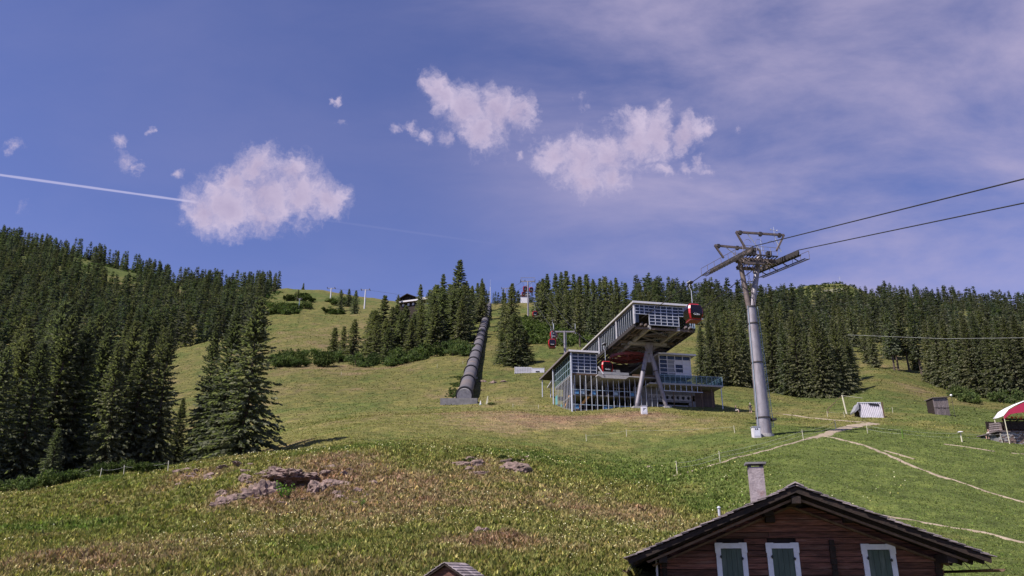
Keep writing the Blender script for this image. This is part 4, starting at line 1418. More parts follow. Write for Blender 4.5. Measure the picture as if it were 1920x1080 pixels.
t_tower(up2, T2z - up2.z + 0.3, 6.6, 'distant gondola lift tower with frame on top, standing on the skyline', rz=0)
e1 = t_tower(up1, T1z - up1.z + 0.2, 5.8, 'single-post gondola lift tower with short arms, rising behind the station roof', frame=False)
for s in (-1, 1):
    MB().beam((s * 2.9, 0, T1z - up1.z - 0.6), (s * 2.9, 0, T1z - up1.z + 2.3), 0.12, 0.12).build('lifting_mast', 'alu', e1)
for px, pyt, Y, w, lab in ((618, 540, 520, 5.2, 'distant chairlift tower on the green hill, left one of two'), (683, 543, 460, 5.2, 'distant chairlift tower on the ridge, right one of two')):
    g = at(px, 580, Y)
    t_tower(g, P(px, pyt, Y)[2] - g.z, w, lab, r=0.42, frame=False, m='panel_white')
g = at(559, 590, 440)
t_tower(g, P(559, 560, 440)[2] - g.z, 2.2, 'slim pale drag-lift pole among the bushes of the green hill', r=0.22, frame=False, m='alu_blue')
g = at(948, 575, 500)
t_tower(g, P(946, 540, 500)[2] - g.z, 5.5, 'far lift tower half hidden left of the two tall spruces', r=0.3, frame=False)
g = at(1436, 560, 1350)
t_tower(g, 15, 8, 'very distant lift tower on the green alp behind the big tower', r=0.5, frame=False)
p0 = Vector(P(618, 541, 520)); p1 = Vector(P(683, 544, 460)); p2 = Vector(P(775, 556, 360))
tag(MB().path([p0 + Vector((2.6, 0, 0)), (p0 + p1) / 2 + Vector((2.6, 0, -0.8)), p1 + Vector((2.6, 0, 0)), p2], 0.05, 5).build('chairlift_cable', 'rope'), 'thin chairlift cable between the two ridge towers', 'cable')

# radio mast beyond the pipe top
g = at(919, 570, 470)
e = empty('radio_mast', g)
tag(e, 'slender white radio mast on the skyline above the pipe', 'mast')
Hm = P(917, 524, 470)[2] - g.z
MB().tube((0, 0, -1), (0, 0, Hm * 0.7), 0.20, 0.16, 10).build('lower_tube', 'panel_white', e, True)
MB().tube((0, 0, Hm * 0.7), (0, 0, Hm), 0.08, 0.04, 8).build('upper_rod', 'alu', e, True)
for z in (0.45, 0.6, 0.7):
    MB().tube((-0.4, 0, Hm * z), (0.4, 0, Hm * z), 0.06, 0.06, 6).build('antenna', 'alu', e)
# summit cross and avalanche barriers on the far alp
g = at(1577, 540, 1500)
e = empty('summit_mast', g)
tag(e, 'tiny mast on the summit of the far green alp', 'mast')
MB().tube((0, 0, -2), (0, 0, 16), 0.45, 0.25, 8).build('pole', 'alu', e)
MB().beam((-3, 0, 13.5), (3, 0, 13.5), 0.5, 0.5).build('cross_arm', 'alu', e)
bar = None
for i, px in enumerate((1549, 1555, 1561, 1567, 1572, 1578)):
    q = hit(px, 549 - i * 0.6, 900, 1700)
    e = empty('avalanche_barrier', q)
    tag(e, 'pale avalanche barrier in the row below the far summit', 'barrier', 'avalanche barriers on the far alp')
    if bar is None:
        f = MB()
        for k in range(4): f.beam((-2.6, 0, 0.6 + k * 1.3), (2.6, 0, 0.6 + k * 1.3), 0.3, 0.5)
        bar = f.build('rail', 'post', e)
        f = MB()
        for s in (-2, 2): f.beam((s, 0.2, -1), (s, 0.6, 5.2), 0.4, 0.4).beam((s, 0.6, 4.5), (s, 3.6, -1), 0.3, 0.3)
        barp = f.build('support', 'wood_tan', e)
    else:
        dup(bar, e); dup(barp, e)

# ------------------------------------------------------------------ the valley-side station
def build_station():
    e = empty('lift_station', S0, SA)
    tag(e, 'glass and steel gondola station with high cantilevered hall and forked support', 'lift station')
    rs = random.Random(3)

    def grid(x0, x1, z0, z1, y, nx, nz, axis='x', glass='glass', frame='alu', bar=0.10, name='window_frame', skip=(), pan=None, dep=0.09):
        mb = MB()
        def bx(a0, a1, b0, b1, t):
            if axis == 'x': mb.box(a0, a1, y - t, y + t, b0, b1)
            else: mb.box(y - t, y + t, a0, a1, b0, b1)
        for i in range(nx + 1):
            a = x0 + (x1 - x0) * i / nx
            bx(a - bar / 2, a + bar / 2, z0 - bar / 2, z1 + bar / 2, dep)
        for k in range(nz + 1):
            b = z0 + (z1 - z0) * k / nz
            bx(x0, x1, b - bar / 2, b + bar / 2, dep * 0.8)
        fr = mb.build(name, frame, e)
        cw = (x1 - x0) / nx; chh = (z1 - z0) / nz
        base = {}
        for i in range(nx):
            for k in range(nz):
                if (i, k) in skip: continue
                a = x0 + cw * (i + 0.5); b = z0 + chh * (k + 0.5)
                g_ = (pan or {}).get((i, k), glass)
                lo = (a, y, b) if axis == 'x' else (y, a, b)
                if g_ not in base:
                    m2 = MB()
                    if axis == 'x': m2.box(-cw / 2 + 0.03, cw / 2 - 0.03, -0.02, 0.02, -chh / 2 + 0.03, chh / 2 - 0.03)
                    else: m2.box(-0.02, 0.02, -cw / 2 + 0.03, cw / 2 - 0.03, -chh / 2 + 0.03, chh / 2 - 0.03)
                    base[g_] = m2.build('pane', g_, fr, loc=lo)
                else:
                    dup(base[g_], fr, lo)
        return fr

    # ---- high hall
    X0, X1, YF, YB = 8.0, 18.2, -10.0, 20.0
    ZB, ZT = 13.25, 16.35
    MB().box(X0 - 0.45, X1 + 0.45, YF - 0.5, YB + 0.3, ZT + 0.12, ZT + 0.40).build('hall_roof', 'roof_metal', e)
    MB().box(X0 - 0.50, X1 + 0.50, YF - 0.56, YF - 0.50, ZT + 0.10, ZT + 0.42).build('roof_edge', 'panel_white', e)
    MB().box(X0 - 0.1, X1 + 0.1, YF, YB, ZT - 0.02, ZT + 0.11).build('hall_ceiling', 'steel_dark', e)
    grid(YF, YB, ZB, ZT - 0.05, X0, 30, 1, 'y', frame='alu', bar=0.13, name='side_glazing', dep=0.035)
    for y in (YF + 0.1, -1.0, 9.0, 19.5):
        MB().box(X0 - 0.22, X0 - 0.10, y - 0.12, y + 0.12, ZB - 0.2, ZT).build('wall_post', 'panel_white', e)
    grid(YF, YB, ZB, ZT - 0.05, X1, 30, 1, 'y', frame='alu', bar=0.12, name='side_glazing')
    grid(10.4, 15.5, 13.0, ZT - 0.05, YF, 5, 6, bar=0.11, name='front_glazing')
    grid(X0, 10.4, 14.75, ZT - 0.05, YF, 3, 3, bar=0.11, name='front_glazing')
    grid(15.5, X1, 14.75, ZT - 0.05, YF, 3, 3, bar=0.11, name='front_glazing')
    MB().box(X0 - 0.06, X0 + 0.6, YF - 0.05, YF + 0.05, ZB, 14.7).build('front_infill', 'glass', e)
    grid(17.5, X1 + 0.05, 12.9, 14.7, YF + 0.02, 2, 1, bar=0.10, frame='alu_blue', name='front_glazing')
    # running rails with their hangers: long beams on both sides
    for x in (8.9, 9.7, 16.6, 17.4):
        MB().box(x - 0.13, x + 0.13, YF - 0.4, YB + 2, 12.75, 13.05).build('running_rail', 'steel_rust' if x < 12 else 'steel', e)
    for x in (X0 - 0.05, X1 + 0.05):
        MB().box(x - 0.16, x + 0.16, YF + 0.2, YB, 12.55, 13.15).build('edge_beam', 'steel_dark', e)
    for x in (10.45, 15.45):
        MB().box(x - 0.2, x + 0.2, YF + 0.1, YB, 12.25, 12.95).build('main_beam', 'concrete', e)
    for y in (-9.3, -5.5, -1.6, 2.5, 6.5, 10.5, 14.5, 18.5):
        MB().box(X0 + 0.15, X1 - 0.15, y - 0.14, y + 0.14, 12.35, 12.72).build('cross_beam', 'steel_rust', e)
    for i, y in enumerate((-9.0, -5.2, -1.3, 2.8, 6.8, 10.8)):
        MB().beam((10.6, y, 12.5), (15.3, y + 3.4, 12.5), 0.16, 0.2).build('diagonal_brace', 'steel', e)
        MB().beam((15.3, y, 12.46), (10.6, y + 3.4, 12.46), 0.16, 0.2).build('diagonal_brace', 'steel', e)
    # conveyor tyres along the rails
    ty = None
    for s, x in ((0, 9.3), (1, 17.0)):
        for i in range(24):
            p = (x, YF + 0.6 + i * 0.8, 13.35)
            if ty is None:
                ty = MB().tube((-0.12, 0, 0), (0.12, 0, 0), 0.27, 0.27, 10).build('conveyor_tyre', 'black', e, loc=p)
            else:
                dup(ty, e, p)
    # side truss on the right, ladder-like
    mb = MB()
    for i in range(28):
        y = YF + 0.6 + i * 1.0
        mb.box(X1 - 0.06, X1 + 0.02, y - 0.06, y + 0.06, 12.4, 13.2)
    mb.build('truss_web', 'alu', e)
    MB().box(X1 - 0.12, X1 + 0.08, YF + 0.2, YB, 12.2, 12.42).build('truss_chord', 'steel_dark', e)
    # red bull wheel lying under the hall
    bw = MB()
    c = Vector((12.0, 5.2, 11.55))
    bw.ring(c, (0, 0, 1), 3.4, 0.42, 0.36, 40)
    bw.build('wheel_rim', 'red_wheel', e)
    for k in range(10):
        a = 2 * math.pi * k / 10
        MB().beam(c, c + Vector((3.1 * math.cos(a), 3.1 * math.sin(a), 0)), 0.2, 0.26).build('wheel_spoke', 'red_wheel', e)
    MB().tube(c + Vector((0, 0, -0.35)), c + Vector((0, 0, 1.2)), 0.6, 0.6, 18).build('wheel_hub', 'red_wheel', e)
    # machine blocks hanging at the back of the hall
    MB().box(9.2, 16.8, 14.2, 19.5, 10.2, 12.3).build('drive_housing', 'steel_dark', e)

    # ---- forked support
    yA = -2.0
    bL = L(1193, 762, yA); bR = L(1250, 762, yA); sp = L(1216, 661, yA); tp = L(1216, 640, yA)
    zt = 12.2
    MB().prism([(sp.x - 0.55, sp.z - 0.2), (sp.x + 0.55, sp.z - 0.2), (tp.x + 0.40, zt - 1.1), (tp.x + 0.75, zt), (tp.x - 0.75, zt), (tp.x - 0.40, zt - 1.1)], yA - 0.45, yA + 0.45).build('support_column', 'steel', e)
    MB().prism([(sp.x - 0.60, sp.z - 0.2), (sp.x + 0.60, sp.z - 0.2), (sp.x + 0.62, sp.z - 1.75), (sp.x - 0.62, sp.z - 1.75)], yA - 0.12, yA + 0.12).build('gusset_plate', 'steel', e)
    for b, s in ((bL, -1), (bR, 1)):
        a = Vector((sp.x + 0.28 * s, yA, sp.z + 0.2)); q = Vector((b.x, yA, b.z - 0.3))
        d = (q - a)
        MB().tube(a, a + d * 0.35, 0.34, 0.39, 22).build('support_leg', 'steel', e, True)
        MB().tube(a + d * 0.352, a + d * 0.92, 0.39, 0.35, 22).build('support_leg', 'steel', e, True)
        MB().tube(a + d * 0.92, q, 0.35, 0.18, 22).build('leg_tip', 'steel', e, True)
        MB().ring(a + d * 0.35, d, 0.46, 0.14, 0.12, 22).build('leg_collar', 'steel_dark', e)
        MB().box(q.x - 0.65, q.x + 0.65, yA - 0.65, yA + 0.65, q.z - 1.6, q.z + 0.25).build('footing', 'concrete', e)
    MB().box(9.6, 16.4, yA - 0.35, yA + 0.35, 11.95, 12.35).build('head_beam', 'concrete', e)
    MB().box(8.6, 17.4, yA + 0.6, yA + 0.95, 12.0, 12.25).build('head_beam', 'concrete_dark', e)

    # ---- lower building
    ZR = 10.45
    MB().box(-0.7, 4.6, -0.7, 20.5, ZR, ZR + 0.28).build('lower_roof', 'wood_dark', e)
    MB().box(4.6, 9.0, 11.0, 20.5, ZR, ZR + 0.28).build('lower_roof', 'wood_dark', e)
    MB().box(-0.75, 4.65, -0.76, -0.70, ZR - 0.02, ZR + 0.30).build('roof_edge', 'panel_white', e)
    MB().box(-0.78, -0.70, -0.75, 20.5, ZR - 0.02, ZR + 0.30).build('roof_edge', 'wood_grey', e)
    MB().box(15.4, 22.3, -0.7, 20.5, ZR + 0.45, ZR + 0.70).build('right_roof', 'roof_metal', e)
    MB().box(15.4, 22.35, -0.76, -0.70, ZR + 0.42, ZR + 0.72).build('roof_edge', 'panel_white', e)
    # upper storey glazing, left block
    grid(0.0, 4.3, 6.95, ZR - 0.05, 0.0, 4, 6, bar=0.10, name='upper_glazing', frame='alu')
    grid(0.0, 11.6, 6.95, ZR - 0.05, 0.0, 8, 3, 'y', glass='glass_green', dep=0.035, bar=0.10, name='upper_glazing', frame='alu_blue')
    grid(0.2, 6.0, 6.95, ZR - 0.05, 4.3, 4, 6, 'y', bar=0.08, name='upper_glazing', frame='alu')
    MB().box(0.0, 4.3, 0.15, 11.6, 6.6, 6.85).build('upper_floor', 'concrete_dark', e)
    MB().box(0.0, 4.4, -0.05, 0.10, 6.62, 6.90).build('floor_edge', 'wood_tan', e)
    # stout corner posts of the left side
    for (x, y, r) in ((-0.25, -0.3, 0.14), (-0.35, 11.6, 0.13), (-0.35, 19.9, 0.11), (1.3, 20.0, 0.1)):
        MB().tube((x, y, -2.0), (x, y, ZR), r, r, 10).build('corner_post', 'alu', e)
    # vertical fins of the left front and left side
    fin = None
    for i in range(16):
        x = 0.35 + i * 0.97
        if fin is None:
            fin = MB().box(-0.04, 0.04, -0.07, 0.07, -2.2, 6.55).build('fin', 'alu', e, loc=(x, -0.1, 0))
        else:
            dup(fin, e, (x, -0.1, 0))
        if i % 2 == 0:
            dup(fin, e, (x + 0.48, 2.4, 0), scale=(0.7, 0.7, 1))
    for i in range(11):
        dup(fin, e, (-0.12, 0.8 + i * 0.98, 0), scale=(0.8, 0.8, 1))
    # back walls behind the fins and floors with coloured rails
    MB().box(0.3, 15.4, 7.0, 7.2, -1.5, 6.5).build('inner_wall', 'steel_dark', e)
    for z, m in ((3.55, 'blue'), (1.0, 'blue')):
        MB().box(0.1, 15.0, 0.5, 6.9, z - 0.35, z - 0.15).build('inner_floor', 'concrete_dark', e)
        MB().box(0.1, 12.0, 0.30, 0.36, z + 0.55, z + 0.66).build('hand_rail', 'alu_blue', e)
        for k in range(11):
            if rs.random() < 0.45:
                MB().box(0.4 + k * 0.98, 1.2 + k * 0.98, 0.42, 0.46, z - 0.1, z + 0.45).build('rail_panel', rs.choice(['blue', 'blue', 'panel_grey', 'alu_blue']), e)
    for a, b, m in (((0.3, 1.2, 0.3), (3.6, 1.2, 3.7), 'orange'), ((0.6, 9.8, 1.6), (0.3, 3.2, 3.6), 'orange'), ((0.2, 2.2, -0.6), (3.4, 2.2, 1.0), 'orange')):
        MB().beam(a, b, 0.15, 0.4).build('stair_stringer', m, e)
    for k in range(9):
        MB().box(0.5 + k * 0.34, 0.85 + k * 0.34, 1.35, 2.6, 0.35 + k * 0.36, 0.43 + k * 0.36).build('stair_tread', 'wood_tan', e)
    MB().box(-0.1, 0.0, 9.8, 11.2, 3.6, 5.2).build('teal_panel', 'teal', e)
    MB().box(0.3, 0.4, 8.3, 9.4, 2.0, 3.3).build('teal_panel', 'teal', e)
    # slide and play tower hints at the left end
    MB().beam((-0.6, 16.5, 4.6), (0.4, 13.0, 1.8), 0.8, 0.15).build('slide', 'wood_tan', e)
    MB().beam((-0.6, 10.0, 1.3), (2.0, -0.4, -1.4), 0.5, 0.2).build('stair_rail', 'panel_white', e)
    MB().beam((0.2, 17.0, 8.1), (0.8, 15.5, 9.3), 0.9, 0.1).build('roof_light', 'panel_white', e)
    # boarding platform
    MB().prism([(4.1, 6.35), (4.9, 5.95), (9.0, 5.95), (9.6, 6.35), (15.6, 6.25), (15.6, 6.5), (4.1, 6.55)], -1.3, 6.9).build('platform', 'concrete', e)
    MB().box(4.2, 9.6, -1.3, -1.22, 6.6, 7.05).build('platform_rail', 'panel_grey', e)
    MB().box(10.4, 15.4, -0.9, -0.82, 6.55, 6.95).build('platform_rail', 'wood_tan', e)
    MB().beam((4.15, -1.35, 7.9), (5.0, -1.4, 6.6), 0.12, 0.2).build('platform_brace', 'panel_white', e)
    MB().box(7.9, 10.2, 4.8, 5.0, 6.55, 9.1).build('cabin_screen', 'panel_grey', e)
    MB().box(10.3, 12.0, 4.4, 4.6, 6.55, 7.9).build('control_booth', 'black', e)
    MB().box(12.6, 13.9, 3.8, 4.0, 7.6, 7.95).build('display_board', 'panel_white', e)
    MB().box(12.3, 14.6, 3.9, 4.1, 7.05, 7.30).build('display_board', 'red_wheel', e)
    MB().box(4.4, 15.6, 13.5, 13.8, 6.4, 10.3).build('hall_back_wall', 'steel_dark', e)
    # right block: upper room
    pan = {}
    for k in range(0, 4):
        pan[(1, k)] = 'panel_grey'
        pan[(3, k)] = 'panel_white'
    pan[(2, 0)] = 'panel_white'; pan[(2, 3)] = 'panel_white'
    grid(15.75, 21.5, 7.1, ZR + 0.40, 0.0, 4, 5, bar=0.12, name='room_glazing', frame='panel_white', pan=pan)
    MB().box(18.4, 18.55, -0.14, -0.09, 8.2, 9.8).build('window_post', 'panel_white', e)
    grid(0.2, 19.5, 7.1, ZR + 0.40, 21.5, 8, 3, 'y', bar=0.1, name='room_glazing', frame='alu')
    MB().box(15.8, 21.4, 3.2, 3.4, 7.0, ZR + 0.3).build('room_back_wall', 'panel_grey', e)
    # terrace
    MB().box(13.0, 26.4, -1.9, 12.0, 5.20, 5.45).build('terrace_slab', 'concrete', e)
    grid(14.8, 26.3, 5.5, 6.95, -1.85, 12, 1, bar=0.05, glass='glass_green', frame='alu_blue', name='balustrade')
    grid(-1.8, 11.9, 5.5, 6.95, 26.3, 12, 1, 'y', bar=0.08, glass='glass_green', frame='alu_blue', name='balustrade')
    for k in range(4):
        MB().box(16.2 + k * 1.35, 17.3 + k * 1.35, -0.4, 0.4, 5.45, 6.3).build('parasol_cover', 'panel_white', e)
    MB().box(15.6, 22.0, 2.9, 3.1, 5.45, 7.0).build('terrace_wall', 'panel_grey', e)
    mb = MB()
    for k in range(8):
        mb.box(14.6 + k * 1.0, 14.68 + k * 1.0, -1.80, -1.72, 4.15, 5.2)
    mb.box(14.6, 22.6, -1.80, -1.72, 4.10, 4.2)
    mb.build('under_rail', 'alu', e)
    # concrete garage front with a row of round openings
    yg = 0.6
    cols_ = [15.9 + i * 0.62 for i in range(9)]
    wall = MB()
    wall.box(11.0, 22.2, yg, yg + 0.3, 4.05, 5.15)
    wall.box(11.0, 15.4, yg, yg + 0.3, -0.6, 4.04)
    wall.box(15.41, 22.2, yg, yg + 0.3, 2.75, 3.05)
    wall.box(21.0, 22.2, yg, yg + 0.3, -0.6, 2.74)
    wall.build('garage_wall', 'concrete_dark', e)
    band = MB()
    nseg = 16
    x = 13.6
    w = 0.98
    hole = None
    for i in range(8):
        cxx = x + w * (i + 0.5)
        vs, fs = [], []
        sq = []
        for j in range(nseg):
            a = 2 * math.pi * j / nseg
            ca, sa = math.cos(a), math.sin(a)
            k = 1 / max(abs(ca), abs(sa))
            vs.append((cxx + 0.30 * ca, yg - 0.02, 3.55 + 0.30 * sa)); sq.append((cxx + ca * k * w / 2, yg - 0.02, 3.55 + sa * k * 0.49))
        vs = vs + sq + [(q[0], yg + 0.28, q[2]) for q in vs]
        for j in range(nseg):
            j2 = (j + 1) % nseg
            fs.append((j, j2, nseg + j2, nseg + j)); fs.append((j, j2, 2 * nseg + j2, 2 * nseg + j))
        band._add(vs, fs)
    band.build('porthole_band', 'concrete', e)
    MB().box(13.6, 21.4, yg + 0.32, yg + 0.4, 3.06, 4.04).build('porthole_back', 'black', e)
    MB().box(15.5, 20.9, yg + 0.15, yg + 0.22, -0.4, 2.3).build('garage_door', 'panel_grey', e)
    for k in range(4):
        MB().box(15.5, 20.9, yg + 0.10, yg + 0.15, 0.1 + k * 0.6, 0.14 + k * 0.6).build('door_rib', 'steel', e)
    # boarded side under the terrace
    bd = None
    for k in range(16):
        p = (22.3 + k * 0.235, 0.9, 0)
        if bd is None: bd = MB().box(-0.11, 0.11, -0.03, 0.03, -0.5, 5.1).build('board', 'cladding', e, loc=p)
        else: dup(bd, e, p)
    for k in range(14):
        dup(bd, e, (26.0, 1.4 + k * 0.7, 0), rot=(0, 0, math.pi / 2))
    for (x, y) in ((20.6, -1.6), (22.4, -1.6), (24.3, -1.6), (26.1, -1.6), (26.1, 2.5), (26.1, 6.0), (26.1, 9.5), (17.3, -1.6)):
        MB().tube((x, y, -0.8), (x, y, 5.2), 0.085, 0.085, 8).build('terrace_post', 'alu' if x > 25 else 'wood_tan', e)
    # flag pole
    MB().tube((23.8, 6, 5.4), (23.8, 6, 10.6), 0.05, 0.04, 6).build('flag_pole', 'post', e)
    return e


build_station()

# ------------------------------------------------------------------ the dark chalet in front
CH_A = Vector((8.637, 25.0, 0))
CHR = math.atan2(-1.65, 9.7)
CX_ = Vector((math.cos(CHR), math.sin(CHR), 0)); CY_ = Vector((-math.sin(CHR), math.cos(CHR), 0))
CZ0 = G1(CH_A.x + CY_.x * 2, CH_A.y + CY_.y * 2) - 0.1
CZ0 = min(CZ0, -3.4)


def build_chalet():
    base = Vector((CH_A.x, CH_A.y, CZ0))
    e = empty('log_chalet', base, CHR)
    tag(e, 'dark brown log chalet with shingled gable roof and green shuttered white windows', 'house')
    D = -CZ0
    rc = random.Random(8)

    def cl(px, py, y):
        w = Vector(on_plane(px, py, base + CY_ * y, CY_)) - base
        return w.dot(CX_), w.z
    HW = 5.15                       # half width of the roof
    apex = 2.81 + D
    drop = 2.07
    sl = drop / HW
    YW = 1.5                        # wall stands back under the verge
    DEP = 10.5
    def rz(x): return apex - abs(x) * sl
    wl = cl(1237, 1055, YW)[0]; wr = cl(1768, 1060, YW)[0]
    th = 0.30                       # roof build-up
    # walls: side and back as boarding, the front plank by plank
    bot = 0.0
    wins = []
    for (a, b, t) in ((1342, 1397, 1018), (1437, 1494, 1018), (1615, 1674, 1020)):
        x0, zt = cl(a, t, YW); x1, _ = cl(b, t, YW)
        wins.append((x0, x1, zt))
    WH = 1.55
    ph = 0.185
    z = apex - 0.62
    rows = 0
    while z > bot + 0.05:
        z0 = z - ph
        xl = max(wl, -(apex - th - z0 - 0.05) / sl); xr = min(wr, (apex - th - z0 - 0.05) / sl)
        cuts = sorted([(x0 + 0.02, x1 - 0.02) for (x0, x1, zt) in wins if z0 < zt - 0.03 and z > zt - WH + 0.03])
        segs = []
        cur = xl
        for a, b in cuts:
            if a > cur: segs.append((cur, a))
            cur = max(cur, b)
        if cur < xr: segs.append((cur, xr))
        if rows % 3 == 1:            # stagger joints
            segs2 = []
            for a, b in segs:
                if b - a > 3.2:
                    mdl = a + (b - a) * rc.uniform(0.35, 0.65); segs2 += [(a, mdl - 0.006), (mdl + 0.006, b)]
                else: segs2.append((a, b))
            segs = segs2
        for a, b in segs:
            o = rc.uniform(-0.012, 0.012)
            xt = (apex - th - z - 0.05) / sl
            a2 = max(a, -xt) if a == xl and a > wl + 0.01 else a
            b2 = min(b, xt) if b == xr and b < wr - 0.01 else b
            MB().prism([(a, z0 + 0.012), (b, z0 + 0.012), (b2, z - 0.006), (a2, z - 0.006)], YW + o, YW + 0.14).build('plank', 'wood', e)
        z = z0
        rows += 1
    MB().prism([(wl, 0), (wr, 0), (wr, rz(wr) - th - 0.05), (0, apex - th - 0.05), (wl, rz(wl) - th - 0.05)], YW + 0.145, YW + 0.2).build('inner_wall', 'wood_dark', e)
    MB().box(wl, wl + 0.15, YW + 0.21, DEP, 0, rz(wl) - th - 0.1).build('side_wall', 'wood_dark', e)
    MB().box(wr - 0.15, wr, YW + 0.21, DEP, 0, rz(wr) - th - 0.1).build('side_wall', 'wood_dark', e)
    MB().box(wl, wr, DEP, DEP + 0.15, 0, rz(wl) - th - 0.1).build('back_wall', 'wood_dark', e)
    # corner log ends and the middle wall's log ends
    for x in (wl + 0.14, cl(1556, 1000, YW)[0], wr - 0.16):
        zz = rz(x) - th - 0.3 if abs(x) > 2 else rz(x) - th - 0.85
        k = 0
        while zz > 0.1:
            wdt = 0.16 + rc.uniform(-0.02, 0.02)
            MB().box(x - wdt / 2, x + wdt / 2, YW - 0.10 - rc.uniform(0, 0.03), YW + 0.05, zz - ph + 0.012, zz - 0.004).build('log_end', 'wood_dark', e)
            zz -= ph
            k += 1
    MB().tube((wl - 0.10, YW - 0.05, 0.2), (wl - 0.10, YW - 0.05, rz(wl) - th - 0.2), 0.035, 0.035, 8).build('downpipe', 'panel_white', e)
    # windows with closed green shutters
    for (x0, x1, zt) in wins:
        z1 = zt; z0 = zt - WH
        fr = MB()
        t = 0.135
        fr.box(x0 - 0.02, x0 + t, YW - 0.055, YW + 0.1, z0, z1 - 0.17).box(x1 - t, x1 + 0.02, YW - 0.055, YW + 0.1, z0, z1 - 0.17)
        fr.box(x0, x1, YW - 0.06, YW + 0.1, z1 - t - 0.035, z1 - 0.012)
        fr.box(x0 - 0.035, x0 + 0.20, YW - 0.063, YW + 0.1, z1 - 0.012, z1 + 0.004).box(x1 - 0.20, x1 + 0.035, YW - 0.063, YW + 0.1, z1 - 0.012, z1 + 0.004)
        fr.box(x0 - 0.04, x0 + t - 0.02, YW - 0.066, YW + 0.1, z1 - 0.30, z1 - 0.013).box(x1 - t + 0.02, x1 + 0.04, YW - 0.066, YW + 0.1, z1 - 0.30, z1 - 0.013)
        fr.box(x0 - 0.06, x1 + 0.06, YW - 0.09, YW + 0.1, z0 - 0.1, z0 - 0.002)
        w_ = fr.build('window', 'white_paint', e)
        sw = (x1 - x0 - 2 * t)
        for k in range(4):
            a = x0 + t + sw * k / 4
            MB().box(a + 0.004, a + sw / 4 - 0.004, YW - 0.03 + rc.uniform(-0.003, 0.003), YW + 0.03, z0 + 0.02, z1 - t - 0.05).build('shutter_board', 'green_shutter', w_)
        for (hx, hz) in ((x1 - t + 0.01, z1 - 0.48), (x0 + t - 0.01, z1 - 0.42), (x1 - t + 0.01, z1 - 1.25), (x0 + t - 0.01, z1 - 1.15)):
            MB().box(hx - 0.035, hx + 0.035, YW - 0.09, YW - 0.067, hz - 0.02, hz + 0.02).tube((hx, YW - 0.08, hz - 0.05), (hx, YW - 0.08, hz + 0.05), 0.016, 0.016, 6).build('hinge', 'black', w_)
    # cross-shaped vent near the ridge
    x, zc = cl(1494, 947, YW)
    v = MB()
    for dx, dz in ((0, 0), (0.10, 0), (-0.10, 0), (0, 0.10), (0, -0.10)):
        v.tube((x + dx, YW - 0.02, zc + dz), (x + dx, YW + 0.01, zc + dz), 0.062, 0.062, 10)
    v.build('cross_vent', 'black', e)
    # purlin heads
    for px, py in ((1438, 966), (1583, 966)):
        x, zc = cl(px, py, YW)
        for k, (dx, hh, ln) in enumerate(((0.0, 0.22, 0.55), (0.05, 0.2, 0.35))):
            MB().box(x - 0.14 + dx, x + 0.14 + dx, YW - ln, YW, zc - hh * (k + 1) + 0.16, zc - hh * k + 0.15).build('purlin', 'wood_dark', e)
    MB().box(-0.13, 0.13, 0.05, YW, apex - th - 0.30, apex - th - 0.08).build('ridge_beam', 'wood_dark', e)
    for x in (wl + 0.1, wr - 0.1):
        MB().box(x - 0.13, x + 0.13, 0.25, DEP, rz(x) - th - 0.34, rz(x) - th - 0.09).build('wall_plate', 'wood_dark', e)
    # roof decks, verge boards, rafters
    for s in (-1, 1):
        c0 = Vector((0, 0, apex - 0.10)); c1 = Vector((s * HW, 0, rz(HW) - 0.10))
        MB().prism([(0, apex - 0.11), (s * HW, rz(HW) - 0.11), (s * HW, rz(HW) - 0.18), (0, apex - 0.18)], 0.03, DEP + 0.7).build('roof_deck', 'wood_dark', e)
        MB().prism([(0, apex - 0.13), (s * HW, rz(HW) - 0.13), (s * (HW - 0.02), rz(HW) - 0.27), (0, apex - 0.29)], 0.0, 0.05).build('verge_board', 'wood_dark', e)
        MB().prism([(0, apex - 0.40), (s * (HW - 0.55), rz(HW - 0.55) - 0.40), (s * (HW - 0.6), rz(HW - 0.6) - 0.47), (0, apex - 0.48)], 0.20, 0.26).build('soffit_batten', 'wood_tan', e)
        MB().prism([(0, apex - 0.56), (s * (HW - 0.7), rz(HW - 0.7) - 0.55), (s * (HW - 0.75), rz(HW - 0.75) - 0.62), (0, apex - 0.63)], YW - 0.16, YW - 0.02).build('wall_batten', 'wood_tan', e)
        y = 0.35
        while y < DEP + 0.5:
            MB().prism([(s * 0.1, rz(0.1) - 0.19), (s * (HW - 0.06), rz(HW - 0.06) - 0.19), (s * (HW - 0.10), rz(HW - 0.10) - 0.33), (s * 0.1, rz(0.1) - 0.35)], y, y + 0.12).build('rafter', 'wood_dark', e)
            y += 0.9
        # gutter: half-round trough under the eave
        gx = s * (HW + 0.10); gz = rz(HW) - 0.42
        mb = MB()
        n = 8
        vs = []
        for yy in (-0.32, DEP + 0.6):
            for rr in (0.085, 0.07):
                for i in range(n + 1):
                    a = math.pi + math.pi * i / n
                    vs.append((gx + rr * math.cos(a), yy, gz + rr * math.sin(a)))
        fs = []
        m_ = n + 1
        for i in range(n):
            fs += [(i, i + 1, 2 * m_ + i + 1, 2 * m_ + i), (m_ + i, m_ + i + 1, 3 * m_ + i + 1, 3 * m_ + i), (i, i + 1, m_ + i + 1, m_ + i), (2 * m_ + i, 2 * m_ + i + 1, 3 * m_ + i + 1, 3 * m_ + i)]
        mb._add(vs, fs)
        mb.build('gutter', 'wood_tan', e)
        for yy in (0.3, 1.9, 3.5, 5.1, 6.7):
            MB().tube((gx, yy, gz - 0.08), (s * (HW - 0.15), yy, rz(HW - 0.15) - 0.25), 0.012, 0.012, 5).build('gutter_hook', 'black', e)
    # shingles: the outermost two files one by one, the rest of each slope as one mass
    nrow = 26
    step = math.hypot(HW, drop) / nrow
